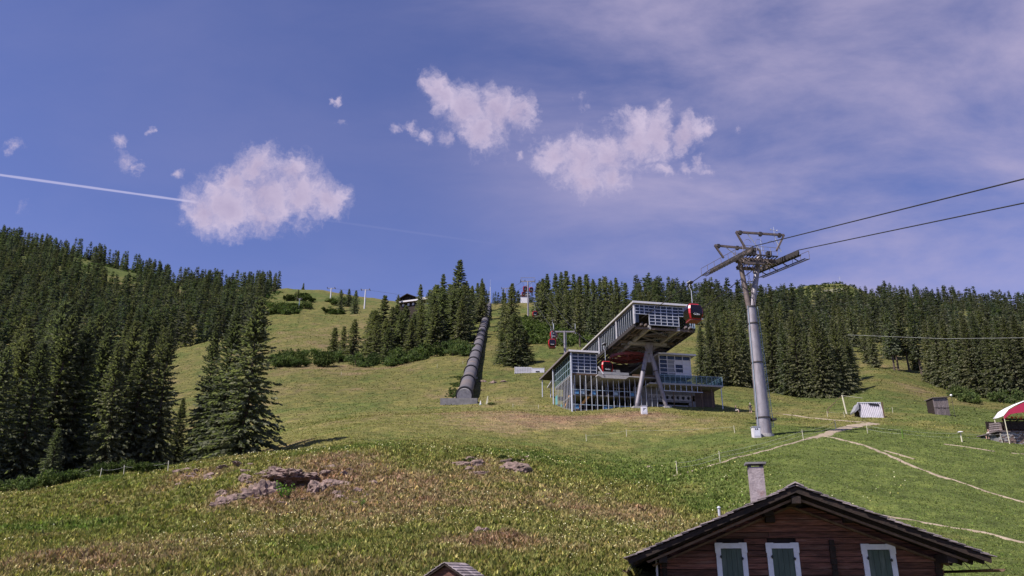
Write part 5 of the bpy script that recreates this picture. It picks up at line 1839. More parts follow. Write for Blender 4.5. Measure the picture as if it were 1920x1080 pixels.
    for s in (-1, 1):
        ux, uz = s * HW / math.hypot(HW, drop), -drop / math.hypot(HW, drop)
        nx_, nz_ = s * drop / math.hypot(HW, drop), HW / math.hypot(HW, drop)
        def shingle(mb, i, y0, y1, lift, up):
            d0 = i * step - up; d1 = (i + 1) * step + 0.12
            d0 = max(d0, 0.0)
            def pt(d, h): return (ux * d + nx_ * h, apex - 0.11 + uz * d + nz_ * h)
            h0, h1 = 0.012 + lift, 0.055 + lift
            mb.prism([pt(d0, h0 - 0.01), pt(d1, h1), pt(d1, h1 + 0.024), pt(d0, h0 + 0.014)], y0, y1)
        for i in range(nrow):
            y = -0.07 + rc.uniform(-0.03, 0.02)
            for k in range(2):
                w = rc.uniform(0.16, 0.30)
                mb = MB(); shingle(mb, i, y, y + w - 0.012, rc.uniform(0, 0.022), 0.1)
                mb.build('shingle', 'shingle', e)
                y += w
            rowstart = y
            if i == 0: mass = MB()
            while y < DEP + 0.7:
                w = rc.uniform(0.16, 0.34)
                shingle(mass, i, y, y + w - 0.012, rc.uniform(0, 0.024), 0.1)
                y += w
        tag(mass.build('shingle_field', 'shingle', e), kind='stuff')
    mb = MB().prism([(-0.24, apex - 0.12), (0, apex - 0.01), (0.24, apex - 0.12), (0.24, apex - 0.08), (0, apex + 0.035), (-0.24, apex - 0.08)], -0.1, DEP + 0.7)
    mb.build('ridge_cap', 'shingle', e)
    # chimney
    yc = 4.6
    xa, z_ = cl(1409, 930, yc); xb, _ = cl(1437, 930, yc); _, ztop = cl(1420, 870, yc)
    zb = rz((xa + xb) / 2) - 0.6
    ch = MB().box(xa, xb, yc, yc + (xb - xa) * 0.85, zb, ztop - 0.10).build('chimney', 'plaster', e)
    for (a, b, c, d) in ((xa, xa + 0.09, yc, yc + 0.12), (xb - 0.09, xb, yc, yc + 0.12), (xa, xa + 0.09, yc + 0.3, yc + 0.42), (xb - 0.09, xb, yc + 0.3, yc + 0.42)):
        MB().box(a, b, c, d, ztop - 0.10, ztop).build('cap_pillar', 'black', ch)
    MB().box(xa - 0.10, xb + 0.10, yc - 0.08, yc + 0.5, ztop, ztop + 0.07).build('cap_slab', 'concrete_dark', ch)
    # vent pipe
    yv = 3.2
    xv, zv = cl(1348, 955, yv)
    zz = rz(xv)
    MB().tube((xv, yv, zz - 0.2), (xv, yv, zz + 0.12), 0.06, 0.06, 10).build('vent_base', 'wood_tan', e)
    MB().tube((xv, yv, zz + 0.12), (xv, yv, zz + 0.38), 0.045, 0.045, 10).build('vent_pipe', 'alu', e)
    MB().tube((xv, yv, zz + 0.38), (xv, yv, zz + 0.44), 0.075, 0.03, 10).build('vent_cap', 'alu', e)
    # balcony roof of the far right side, just in view
    MB().box(wr - 0.05, wr + 0.95, 2.2, 6.0, rz(HW) - 0.98, rz(HW) - 0.90).build('woodshed_roof', 'wood_dark', e)


build_chalet()

# little gabled roof at the lower edge
def build_hut():
    p = at(836, 1078, 24)
    g = Vector(P(836, 1056, 24))
    e = empty('wayside_hut', (p.x, p.y, p.z), R(-24))
    tag(e, 'little wooden hut with a silvery shingled gable roof, cut by the lower edge', 'hut')
    zt = g.z - p.z
    w, d = 0.62, 1.05
    for s in (-1, 1):
        MB().prism([(0, zt), (s * w, zt - 0.36), (s * w, zt - 0.41), (0, zt - 0.05)], -0.1, d + 0.1).build('roof_slope', 'wood_dark', e)
        for i in range(5):
            x0 = s * w * i / 5; x1 = s * w * (i + 1) / 5 + s * 0.03
            for k in range(6):
                a = -0.12 + (d + 0.24) * k / 6
                MB().prism([(x0, zt - 0.36 * i / 5 + 0.012), (x1, zt - 0.36 * (i + 1) / 5 + 0.015), (x1, zt - 0.36 * (i + 1) / 5 + 0.04), (x0, zt - 0.36 * i / 5 + 0.03)], a, a + (d + 0.24) / 6 - 0.01).build('shingle', 'shingle', e)
    MB().prism([(-0.5, -0.3), (0.5, -0.3), (0.5, zt - 0.34), (0, zt - 0.06), (-0.5, zt - 0.34)], 0.02, d).build('wall', 'wood', e)
    MB().box(-0.22, 0.22, -0.01, 0.015, -0.1, zt - 0.5).build('door', 'wood_dark', e)


build_hut()

# wooden house on the ridge
def build_ridge_house():
    p = at(765, 575, 352)
    e = empty('ridge_house', p, R(-20))
    tag(e, 'dark wooden house with wide gable roof and pale balcony on the ridge', 'house')
    zt = P(765, 552, 352)[2] - p.z
    w = 4.6
    MB().box(-w, w, 0, 8, -3, zt - 2.2).build('wall', 'wood_dark', e)
    MB().prism([(-w, zt - 2.2), (w, zt - 2.2), (0, zt - 0.3)], 0, 8).build('gable', 'wood_dark', e)
    for s in (-1, 1):
        MB().prism([(0, zt), (s * (w + 1.4), zt - 2.7), (s * (w + 1.4), zt - 2.95), (0, zt - 0.3)], -1.6, 9).build('roof_slope', 'wood_dark', e)
    MB().box(-w + 0.4, w + 1.0, -1.3, -1.15, zt - 4.0, zt - 3.3).build('balcony', 'panel_white', e)
    MB().box(-w + 0.4, w + 1.0, -1.3, 0, zt - 4.15, zt - 4.02).build('balcony_floor', 'wood_tan', e)
    for x in (-2.6, 0.2, 2.6):
        MB().box(x - 0.5, x + 0.5, -0.06, 0.02, zt - 5.6, zt - 4.4).build('window', 'panel_white', e)
    MB().box(w + 1.0, w + 6, 1, 6, zt - 3.0, zt - 1.9).build('annex_roof', 'roof_metal', e)


build_ridge_house()

# pale hut behind the upper tower
p = at(984, 565, 440)
e = empty('mountain_hut', p)
tag(e, 'pale little hut with red stripe beside the upper lift tower', 'hut')
zt = P(984, 556, 440)[2] - p.z
MB().box(-2.4, 2.4, 0, 4, -2, zt + 0.8).build('wall', 'panel_white', e)
MB().box(-2.45, 2.45, -0.05, 0.0, zt - 0.1, zt + 0.15).build('stripe', 'red_wheel', e)
MB().box(-2.9, 2.9, -0.6, 4.6, zt + 0.8, zt + 1.05).build('roof', 'roof_metal', e)

# small roofed hut hidden in the left forest
p = at(418, 600, 400)
e = empty('forest_hut', p, 0.3)
tag(e, 'tiny pale shelter between the spruces of the left hillside', 'hut')
zt = P(418, 588, 400)[2] - p.z
zt = max(zt, 3)
for x in (-2, 2):
    MB().box(x - 0.2, x + 0.2, 0, 0.4, -1, zt).build('post', 'wood_tan', e)
MB().prism([(-3, zt), (3, zt), (2.6, zt + 0.5), (0, zt + 1.2), (-2.6, zt + 0.5)], -0.6, 3.4).build('roof', 'panel_white', e)
MB().box(-2.2, 2.2, 2.6, 2.8, -1, zt).build('back_wall', 'wood_grey', e)

# ------------------------------------------------------------------ white pallets beside the dense spruce
def build_crates():
    a = at(981, 699, 187); 
    sx = 187 / 1500
    e = empty('slatted_crate', (a.x, a.y, a.z), 0.05)
    tag(e, 'long white slatted crate standing below the dense spruce', 'crate')
    w, h = 32 * sx, 12.5 * sx
    x0 = -w / 2
    MB().box(x0, x0 + w, 0.06, 1.4, -0.6, h - 0.06).build('core', 'panel_grey', e)
    for i in range(11):
        x = x0 + w * i / 10
        MB().box(x - 0.06, x + 0.06, -0.03, 0.055, -0.6, h).build('upright', 'panel_white', e)
    for k in range(5):
        z = h * (k + 0.2) / 5
        MB().box(x0, x0 + w, -0.06, -0.035, z, z + h / 9).build('slat', 'panel_white', e)
    b = at(1009, 698, 187)
    e = empty('white_trough', (b.x, b.y, b.z), 0.05)
    tag(e, 'low white trough with a black shade plate in front right of the slatted crate', 'trough')
    w, h = 24 * sx, 8 * sx
    MB().box(-w / 2, w / 2, 0, 1.3, -0.6, h).build('body', 'panel_white', e)
    MB().box(-w / 2 - 0.05, w / 2 + 0.05, -0.05, 1.35, h, h + 0.12).build('rim', 'white_paint', e)
    MB().box(-w * 0.2, w * 0.12, -0.03, -0.005, h * 0.1, h * 0.4).build('shade_plate', 'black', e)  # black plate on the closed body imitates the shade of a hollow
    MB().box(w / 2 - 0.1, w / 2 + 0.06, 0.2, 0.35, -0.5, h + 0.7).build('post', 'wood_tan', e)


build_crates()


# ------------------------------------------------------------------ sheds, frame, canopy at the right
def build_sheds():
    a = hit(1637, 783, 90)
    k = a.y / 1500
    e = empty('tin_shelter', a, R(-4))
    tag(e, 'tilted shelter clad in pale corrugated sheet on the right meadow', 'shed')
    w, h = 44 * k, 29 * k
    # corrugated front: standing ribs
    n = 13
    vs, fs = [], []
    for i in range(n * 4 + 1):
        x = -w / 2 + w * i / (n * 4)
        y = 0.07 * math.sin(2 * math.pi * i / 4)
        lift = h * 0.0
        vs += [(x, y, -0.15), (x - 0.04 * w, y + 0.5, h)]
    for i in range(n * 4):
        fs.append((2 * i, 2 * i + 2, 2 * i + 3, 2 * i + 1))
    o = MB()._add(vs, fs).build('corrugated_sheet', 'corrugated', e)
    so = o.modifiers.new('solid', 'SOLIDIFY'); so.thickness = 0.02
    MB().box(w * 0.45, w * 0.49, -0.1, 0.1, -0.2, h + 0.02).build('edge_board', 'wood_tan', e)
    MB().box(-w * 0.52, w * 0.46, 0.42, 0.50, h, h + 0.10).build('top_board', 'white_paint', e)
    MB().prism([(-w * 0.06, h * 0.86), (w * 0.38, h * 0.78), (w * 0.36, h * 0.9), (-w * 0.04, h * 0.97)], 0.30, 0.36).build('gap_shade_strip', 'black', e)  # solid black strip, standing in for the shade inside a gap
    MB().box(-w * 0.5, w * 0.45, 0.75, 2.6, -0.3, h * 0.95).build('box_behind', 'wood_dark', e)
    MB().prism([(-w * 0.5, h * 0.98), (-w * 0.72, h * 0.45), (-w * 0.70, h * 0.36), (-w * 0.5, h * 0.6)], 0.2, 2.2).build('side_flap', 'panel_grey', e)
    MB().beam((-w * 0.5, 0.2, -0.3), (-w * 0.47, 0.3, h), 0.15, 0.15).build('corner_post', 'black', e)
    # plank shed
    a = hit(1768, 778, 90)
    k = a.y / 1500
    e = empty('plank_shed', a, R(3))
    tag(e, 'small grey weathered plank shed standing upright on the right meadow', 'shed')
    w, h = 29 * k, 33 * k
    for i in range(8):
        x0 = -w / 2 + w * i / 8
        z0 = 0.0 if i % 3 else -0.1
        MB().box(x0 + 0.01, x0 + w / 8 - 0.01, -0.04 - 0.02 * (i % 2), 0.03, h * 0.42, h - 0.06).build('plank', 'wood_grey', e)
        MB().box(x0 + 0.015, x0 + w / 8 - 0.015, 0.0 - 0.015 * (i % 2), 0.05, z0 - 0.3, h * 0.415 - 0.08 * ((i * 7) % 3)).build('plank', 'wood_grey', e)
    MB().box(-w / 2, w / 2, 0.06, w * 0.8, -0.4, h - 0.1).build('box_body', 'wood_dark', e)
    MB().prism([(-w * 0.56, h - 0.12), (w * 0.56, h + 0.06), (w * 0.56, h + 0.16), (-w * 0.56, h - 0.02)], -0.25, w * 0.9).build('lean_roof', 'wood_grey', e)
    # timber frame with ropes
    a = hit(1588, 777, 90)
    k = a.y / 1500
    e = empty('timber_post', a)
    tag(e, 'tall pale timber post with side arm left of the tin shelter', 'post')
    h = 37 * k
    MB().tube((0, 0, -0.4), (-0.35, 0, h), 0.13, 0.11, 8).build('post', 'post', e)
    MB().tube((-0.35, 0, h - 0.1), (3.4, 1.2, h - 0.25), 0.05, 0.05, 6).build('cross_arm', 'post', e)
    MB().tube((-0.35, 0, h - 0.1), (-1.6, 0, h - 1.0), 0.05, 0.05, 6).build('strut', 'wood_tan', e)
    a = hit(1553, 776, 90)
    e = empty('leaning_pole', a)
    tag(e, 'slanting orange-brown pole propped on a stub in the meadow grass', 'pole')
    MB().tube((0, 0, -0.3), (0, 0, 0.8), 0.08, 0.08, 7).build('stub', 'wood_tan', e)
    MB().tube((0, 0, 0.75), (1.4, 0, 1.9), 0.06, 0.06, 7).build('pole', 'wood_tan', e)


build_sheds()


def build_canopy():
    Y = 92.0
    k = Y / 1500
    g = at(1890, 822, Y)
    e = empty('canopy_stand', g, R(4))
    tag(e, 'refreshment stand under a white and crimson canopy on a dry stone base', 'stand')
    def q(px, py): 
        w = Vector(P(px, py, Y)) - g
        return w.x, w.z
    # stone base, stone by stone
    x0, zt = q(1872, 810); x1 = q(2010, 810)[0]
    rr = random.Random(4)
    z = -0.55
    row = 0
    while z < zt - 0.02:
        h = rr.uniform(0.14, 0.22)
        x = x0 + rr.uniform(-0.05, 0.05)
        while x < x1:
            w = rr.uniform(0.2, 0.5)
            o = rr.uniform(0, 0.06)
            MB().prism([(x + 0.02, z + 0.015), (x + w - 0.015, z + rr.uniform(0.005, 0.03)), (x + w - 0.02, z + h - 0.015), (x + 0.015, z + h - rr.uniform(0.005, 0.03))], -o, 0.25).build('stone', 'concrete' if rr.random() < 0.5 else 'rock', e)
            x += w
        z += h; row += 1
    MB().box(x0 + 0.05, x1, 0.08, 3.5, -0.6, zt - 0.03).build('core', 'concrete_dark', e)
    MB().box(x0 - 0.35, x1, -0.12, 3.6, zt, zt + 0.10).build('deck', 'wood_grey', e)
    MB().prism([(x0 - 0.3, zt - 0.02), (x0 + 0.02, zt - 0.02), (x0 - 0.02, zt - 0.5), (x0 - 0.15, zt - 0.35)], -0.05, 0.5).build('deck_bracket', 'wood_dark', e)
    # railing with boards and flower box
    xr, zr = q(1880, 786)
    MB().box(xr, x1, -0.02, 0.05, zr - 0.07, zr).build('hand_rail', 'wood_tan', e)
    n = 9
    for i in range(n):
        x = xr + (x1 - xr) * i / n
        MB().box(x, x + 0.1, 0.0, 0.06, zt + 0.1, zr - 0.07).build('rail_post', 'wood_dark', e)
        MB().box(x + 0.15, x + (x1 - xr) / n - 0.03, 0.01, 0.05, zt + 0.32, zr - 0.18).build('rail_board', 'wood_dark', e)
    MB().box(xr - 0.15, x1, -0.22, -0.04, zr - 0.12, zr + 0.06).build('flower_box', 'wood_dark', e)
    V_, F_ = shrub_mesh(91, 260, 0.16, 5, 0.9)
    for (px, py, s) in ((1887, 782, 0.65), (1906, 786, 0.42), (1916, 786, 0.4), (1930, 786, 0.45)):
        x, z_ = q(px, py)
        from_arrays('geranium', V_ * s + np.array([x, -0.15, zr - 0.1]), F_, 'flower_red', e, corners=4)
    V_, F_ = shrub_mesh(92, 160, 0.15, 5, 0.7)
    for px in (1893, 1906, 1922):
        x, z_ = q(px, 790)
        from_arrays('foliage', V_ * 0.4 + np.array([x, -0.12, zr - 0.25]), F_, 'leaves', e, corners=4)
    # canopy: gabled cloth open to the front, white top, crimson front valance
    yf, yb = -1.0, 0.9
    xe, ze = q(1860, 783)
    xe = (Vector(P(1862, 783, Y + yb)) - g).x
    xa_, za_ = q(1985, 732)
    xm = 2 * xa_ - xe
    for s_ in (-1, 1):
        xs = xe if s_ < 0 else xm
        vs, fs = [], []
        n = 10
        for i in range(n + 1):
            f = i / n
            x_ = xs + (xa_ - xs) * f
            z_ = ze + (za_ - ze) * (f ** 0.62)
            for j in range(5):
                vs.append((x_, yf + (yb - yf) * j / 4, z_ - 0.06 * math.sin(math.pi * j / 4)))
        for i in range(n):
            for j in range(4):
                k_ = i * 5 + j
                fs.append((k_, k_ + 1, k_ + 6, k_ + 5))
        o = MB()._add(vs, fs).build('canopy_cloth', 'canvas_white', e, True)
        so = o.modifiers.new('solid', 'SOLIDIFY'); so.thickness = 0.03
        m0 = MB()
        for i in range(n):
            f0, f1 = i / n, (i + 1) / n
            def pz(f): return xs + (xa_ - xs) * f, ze + (za_ - ze) * (f ** 0.62) - 0.10
            (xa0, z0_), (xb0, z1_) = pz(f0), pz(f1)
            h0, h1 = 0.25 + 0.95 * min(1, f0 * 2.6), 0.25 + 0.95 * min(1, f1 * 2.6)
            m0.prism([(xa0, z0_), (xb0, z1_), (xb0, z1_ - h1), (xa0, z0_ - h0)], yf - 0.02, yf + 0.01)
        m0.build('valance', 'canvas_red', e)
    for (x, y) in ((xe + 0.1, yf + 0.1), (xe + 0.1, yb - 0.1), (xm - 0.1, yf + 0.1), (xm - 0.1, yb - 0.1)):
        zb_ = G1(g.x + x, g.y + y) - g.z
        MB().tube((x, y, zb_ - 0.3), (x, y, ze + 0.05), 0.05, 0.05, 8).build('canopy_pole', 'post', e)
    # boards of the left side and dark interior
    for i in range(6):
        z_ = zt - 0.1 + i * 0.24
        MB().beam((xr - 1.2 + 0.05 * i, 1.2, z_), (xr - 0.1, 0.3, z_), 0.05, 0.16).build('side_board', 'wood_grey', e)
    MB().box(xr, x1, 3.1, 3.2, zt + 0.1, ze + 0.1).build('back_wall', 'wood_dark', e)
    MB().box(xr + 0.6, x1, 1.2, 1.8, zt + 0.1, zt + 0.95).build('table', 'wood_tan', e)
    # wire and lamp on a post
    a = hit(1868, 790, 90)
    return e


build_canopy()
a = hit(1791, 782, 90)
e = empty('lamp_post', a)
k = a.y / 1500
tag(e, 'thin dark lamp post with a pale globe right of the plank shed', 'lamp post')
MB().tube((0, 0, -0.3), (0, 0, 40 * k), 0.04, 0.03, 6).build('pole', 'steel_dark', e)
bm = bmesh.new(); bmesh.ops.create_icosphere(bm, subdivisions=2, radius=0.19)
me = bpy.data.meshes.new('globe'); bm.to_mesh(me); me.materials.append(M['canvas_white'])
o = bpy.data.objects.new('globe', me); col.objects.link(o); o.parent = e; o.location = (0, 0, 40 * k + 0.12)


# ------------------------------------------------------------------ people
def person(name, label, p, rz, shirt, trousers, pose='stand', hat=True, H=1.75, pack=None):
    e = empty(name, p, rz)
    tag(e, label, 'person')
    k = H / 1.75
    if pose == 'stand':
        hip = 0.92; ch = 1.36
        J = {'pel': ((0, 0, hip), .13), 'wai': ((0, 0, 1.10), .125), 'che': ((0, 0.01, 1.30), .15), 'nk': ((0, 0, 1.47), .055), 'hd0': ((0, -0.015, 1.56), .075), 'hd1': ((0, -0.02, 1.66), .092), 'hd2': ((0, -0.01, 1.74), .06),
             'lh': ((-.10, 0, .86), .095), 'lk': ((-.12, -.06, .48), .06), 'la': ((-.12, .04, .09), .042), 'lt': ((-.13, -.13, .04), .035),
             'rh': ((.10, 0, .86), .095), 'rk': ((.12, .03, .48), .06), 'ra': ((.12, .14, .10), .042), 'rt': ((.13, -.02, .04), .035),
             'ls': ((-.19, 0, 1.40), .06), 'le': ((-.27, .03, 1.12), .045), 'lw': ((-.22, -.14, .93), .032), 'lf': ((-.2, -.2, .87), .025),
             'rs': ((.19, 0, 1.40), .06), 're': ((.27, .05, 1.12), .045), 'rw': ((.27, -.08, .90), .032), 'rf': ((.26, -.12, .82), .025)}
    else:
        J = {'pel': ((0, 0.05, 0.42), .14), 'wai': ((0, 0.04, 0.6), .13), 'che': ((0, 0.0, 0.82), .15), 'nk': ((0, -0.03, 0.98), .055), 'hd0': ((0, -0.05, 1.07), .075), 'hd1': ((0, -0.06, 1.17), .092), 'hd2': ((0, -0.05, 1.25), .06),
             'lh': ((-.10, -.05, .40), .095), 'lk': ((-.16, -.42, .48), .065), 'la': ((-.14, -.45, .09), .045), 'lt': ((-.15, -.6, .04), .035),
             'rh': ((.10, -.05, .40), .095), 'rk': ((.16, -.42, .48), .065), 'ra': ((.14, -.45, .09), .045), 'rt': ((.15, -.6, .04), .035),
             'ls': ((-.19, 0, .92), .06), 'le': ((-.26, -.08, .66), .045), 'lw': ((-.16, -.3, .56), .032), 'lf': ((-.12, -.36, .55), .025),
             'rs': ((.19, 0, .92), .06), 're': ((.26, -.08, .66), .045), 'rw': ((.16, -.3, .56), .032), 'rf': ((.12, -.36, .55), .025)}
    E_ = [('pel', 'wai'), ('wai', 'che'), ('che', 'nk'), ('nk', 'hd0'), ('hd0', 'hd1'), ('hd1', 'hd2'), ('pel', 'lh'), ('lh', 'lk'), ('lk', 'la'), ('la', 'lt'), ('pel', 'rh'), ('rh', 'rk'), ('rk', 'ra'), ('ra', 'rt'),
          ('che', 'ls'), ('ls', 'le'), ('le', 'lw'), ('lw', 'lf'), ('che', 'rs'), ('rs', 're'), ('re', 'rw'), ('rw', 'rf')]
    ks = list(J)
    me = bpy.data.meshes.new('body')
    me.from_pydata([tuple(c * k for c in J[q][0]) for q in ks], [(ks.index(a), ks.index(b)) for a, b in E_], [])
    o = bpy.data.objects.new('body', me); col.objects.link(o)
    sk = o.modifiers.new('skin', 'SKIN')
    for i, q in enumerate(ks):
        r = J[q][1] * k
        me.skin_vertices[0].data[i].radius = (r, r)
        me.skin_vertices[0].data[i].use_root = (q == 'pel')
    ss = o.modifiers.new('sub', 'SUBSURF'); ss.levels = 2; ss.render_levels = 2
    dg = bpy.context.evaluated_depsgraph_get()
    m2 = bpy.data.meshes.new_from_object(o.evaluated_get(dg))
    bpy.data.objects.remove(o)
    m2.name = 'body'
    for m_ in ('skin', shirt, trousers): m2.materials.append(M[m_])
    for pl in m2.polygons:
        c = pl.center / k
        zh = 1.0 if pose == 'stand' else 0.5
        if pose == 'stand':
            mi = 0 if c.z > 1.46 else (1 if c.z > 0.98 and abs(c.x) < 0.30 and not (c.z < 1.2 and abs(c.x) > 0.2) else (2 if 0.5 < c.z <= 0.98 and abs(c.x) < 0.21 else 0))
        else:
            mi = 0 if c.z > 0.97 or c.y < -0.44 else (1 if c.z > 0.5 and c.y > -0.2 else 2 if c.z > 0.3 else 0)
        pl.material_index = mi
        pl.use_smooth = True
    b = bpy.data.objects.new('body', m2); col.objects.link(b); b.parent = e
    zt = (1.74 if pose == 'stand' else 1.25) * k
    mb = MB()
    if hat:
        mb.tube((0, -0.02, zt - 0.06), (0, -0.02, zt + 0.04), 0.11 * k, 0.085 * k, 12).tube((0, -0.05, zt - 0.075), (0, -0.05, zt - 0.06), 0.17 * k, 0.16 * k, 12)
        mb.build('hat', 'cloth_pale', e)
    else:
        mb.tube((0, 0.02, zt - 0.13), (0, 0.015, zt + 0.035), 0.105 * k, 0.06 * k, 12)
        mb.build('hair', 'wood_dark', e)
    if pack:
        MB().box(-0.17, 0.17, 0.13, 0.32, (0.98 if pose == 'stand' else 0.5) * k, (1.42 if pose == 'stand' else 0.95) * k).build('backpack', pack, e)
    return e


a = at(1408, 774, 128)
person('person', 'hiker in black top and shorts with a pale hat walking left of the big tower', a, R(160), 'cloth_black', 'cloth_grey', 'stand', True)
a = at(1380, 773, 129)
person('person', 'person in black top sitting in the grass between the station and the big tower', a, R(60), 'cloth_black', 'cloth_pale', 'sit', False)
a = at(1855, 816, 94)
person('person', 'seated person in pale clothes with a dark backpack left of the canopy stand', a, R(-60), 'cloth_pale', 'cloth_pale', 'sit', False, 1.7, 'cloth_grey')

# ------------------------------------------------------------------ fences
PROTO_POST = {}


def fence_post(p, H, label, group, m='post', r=0.04, cap=False, rz=0.0, lean=0.0):
    e = empty('fence_post', p, rz)
    tag(e, label, 'fence post', group)
    MB().tube((0, 0, -0.3), (lean, 0, H), r, r * 0.85, 7).build('stake', m, e)
    MB().tube((lean * 0.9 - 0.06, 0, H * 0.88), (lean * 0.9 + 0.02, 0, H * 0.88), 0.025, 0.025, 6).build('insulator', 'black', e)
    if cap:
        MB().tube((lean, 0, H), (lean, 0, H + 0.10), 0.34, 0.20, 12).build('cap', 'panel_white', e)
    return e


def fence(posts, label, group, H=1.05, m='post', wires=(0.55, 0.95), special={}, wl=None):
    pts = []
    n = len(posts)
    ordn = ['first', 'second', 'third', 'fourth', 'fifth', 'sixth', 'seventh', 'eighth', 'ninth', 'tenth', 'eleventh', 'twelfth']
    for i, (px, py) in enumerate(posts):
        p = hit(px, py, 40)
        s = special.get(i, {})
        fence_post(p, s.get('H', H), s.get('label', label % ordn[i]), group, s.get('m', m), s.get('r', 0.038), s.get('cap', False), 0, s.get('lean', rg.uniform(-0.08, 0.05)))
        pts.append(p)
    for w in wires:
        mb = MB()
        for a, b in zip(pts[:-1], pts[1:]):
            nseg = 4
            q = []
            for j in range(nseg + 1):
                f = j / nseg
                v = a.lerp(b, f); v.z = (a.z + (b.z - a.z) * f) + w - 0.15 * math.sin(math.pi * f)
                v.z = max(v.z, G1(v.x, v.y) + 0.15)
                q.append(v)
            mb.path(q, 0.007, 4)
        tag(mb.build('fence_wire', 'wire'), (wl or 'pale electric fence wire strung along the posts') + (', upper strand' if w == max(wires) else ', lower strand'), 'wire', group + ' wires')


fence([(1270, 889), (1351, 869), (1507, 826), (1568, 806)], '%s pale fence post along the dirt path, counted from above the chalet', 'fence posts along the dirt path', 1.15, wl='pale fence wire beside the dirt path above the chalet')
fence([(1627, 813), (1693, 823), (1804, 829), (1880, 830)], '%s fence post right of the path junction, counted from the junction', 'fence posts right of the path junction', 1.05,
      special={1: dict(label='green-white fence post between the path junction and the capped post', m='leaves_fresh', r=0.07), 2: dict(label='pale fence post with a round flat cap on the right meadow', cap=True, r=0.07)},
      wl='pale fence wire across the right meadow')
fence([(1100, 828), (1175, 819), (1378, 812)], '%s thin post in the meadow before the station, counted from the left', 'thin posts before the station', 0.85, wires=(0.7,), wl='thin fence wire across the meadow before the station')
fence([(128, 902), (170, 893), (187, 897), (232, 891), (270, 887), (315, 884)], '%s pale fence post under the near left spruces, counted from the left edge', 'fence posts under the near spruces', 0.9, wires=(0.75,), wl='fence wire under the near left spruces')
fence([(1552, 782), (1584, 783), (1606, 781), (1674, 774)], '%s pale post around the tin shelter, counted from the left', 'posts around the tin shelter', 0.9, wires=(0.8,), wl='fence wire by the tin shelter')
fence([(962, 764), (1010, 766)], '%s tiny post at the meadow edge left of the station', 'tiny posts left of the station', 0.7, wires=(0.5,), wl='sagging pale wire left of the station')
fence([(640, 704), (820, 690), (868, 684)], '%s tiny post on the meadow below the grove, counted from the left', 'tiny posts below the grove', 1.0, wires=(), wl='')

# marker and sign beside the pipe foot
a = hit(911, 758, 110)
e = empty('marker_post', a); tag(e, 'pale wooden marker stake right of the pipe foot', 'stake')
MB().beam((0, 0, -0.3), (0.35, 0, 1.5), 0.16, 0.16).build('stake', 'post', e)
MB().beam((0.35, 0, 1.1), (0.3, 0, 0.0), 0.12, 0.12).build('brace', 'post', e)
a = hit(901, 759, 110)
e = empty('marker_cone', a); tag(e, 'small white-green marker cone right of the pipe foot', 'marker')
MB().tube((0, 0, -0.1), (0, 0, 0.75), 0.22, 0.05, 10).build('cone', 'panel_white', e)
MB().tube((0, 0, -0.12), (0, 0, 0.0), 0.32, 0.3, 10).build('foot', 'teal', e)
shrub(SHRUB[3], hit(921, 759, 110), 0.9, 0.55, 'dark flat bush right of the pipe foot')

# ------------------------------------------------------------------ rock outcrops on the knoll
def rock(p, size, seed, label, rz=0.0, sub=5, group=None, strata=0.0, tilt=(0, 0)):
    bm = bmesh.new()
    bmesh.ops.create_icosphere(bm, subdivisions=sub, radius=1.0)
    off = Vector((seed * 7.3, seed * 3.1, seed * 1.7))
    for v in bm.verts:
        c = v.co.copy()
        n1 = mnoise.fractal(c * 1.3 + off, 1.0, 2.0, 4)
        q = Vector((c.x * size[0], c.y * size[1], c.z * size[2]))
        vd = mnoise.voronoi(q * 1.7 + off, distance_metric='DISTANCE', exponent=2.5)[0]
        n3 = mnoise.fractal(q * 5.5 + off, 1.0, 2.1, 3)
        vd2 = mnoise.voronoi(q * 4.3 + off, distance_metric='DISTANCE', exponent=2.5)[0]
        k = 1 + 0.30 * n1 + 0.38 * (vd[1] - vd[0] - 0.25) + 0.16 * (vd2[1] - vd2[0] - 0.2) + 0.05 * n3
        if strata:
            k += strata * (math.floor((c.z * 5 + n1)) % 2 - 0.5)
        v.co = Vector((c.x * size[0], c.y * size[1], c.z * size[2])) * k
    me = bpy.data.meshes.new('rock'); bm.to_mesh(me); bm.free()
    me.materials.append(M['rock'])
    o = bpy.data.objects.new('rock_outcrop', me); col.objects.link(o)
    o.location = p; o.rotation_euler = (tilt[0], tilt[1], rz)
    tag(o, label, 'rock', group)
    return o


def kn(px, py): return hit(px, py, 30, 90)


r1 = kn(478, 936); rock(r1 + Vector((0, 1.0, -0.45)), (2.4, 1.35, 1.4), 1, 'large pinkish grey rock face left of the dark hollow on the knoll', 0.15, 5, strata=0.08)
r2 = kn(430, 944); rock(r2 + Vector((0, 0.6, -0.45)), (1.6, 0.9, 0.8), 2, 'low broken rock trailing down left of the large rock face', 0.3, 5)
r3 = kn(552, 894); rock(r3 + Vector((0, -0.05, -0.02)), (1.75, 1.6, 0.42), 3, 'overhanging rock slab roofing the dark hollow', -0.1, 5)
r4 = kn(594, 920); rock(r4 + Vector((0, 0.4, -0.1)), (0.7, 0.8, 0.7), 4, 'narrow rock closing the dark hollow on its right', 0.2, 4)
r5 = kn(627, 912); rock(r5 + Vector((0, 0.5, -0.15)), (1.3, 0.8, 0.6), 5, 'pale bare rock patch right of the dark hollow', 0.1, 5)
r6 = kn(366, 893); rock(r6 + Vector((0, 0.6, -0.25)), (1.4, 0.9, 0.55), 6, 'small dark rock hump near the left crest of the knoll', 0.2, 4)
r7 = kn(648, 936); rock(r7 + Vector((0, 0.4, -0.35)), (0.8, 0.6, 0.5), 7, 'small rusty rock below the pale bare rock patch', 0.0, 4)
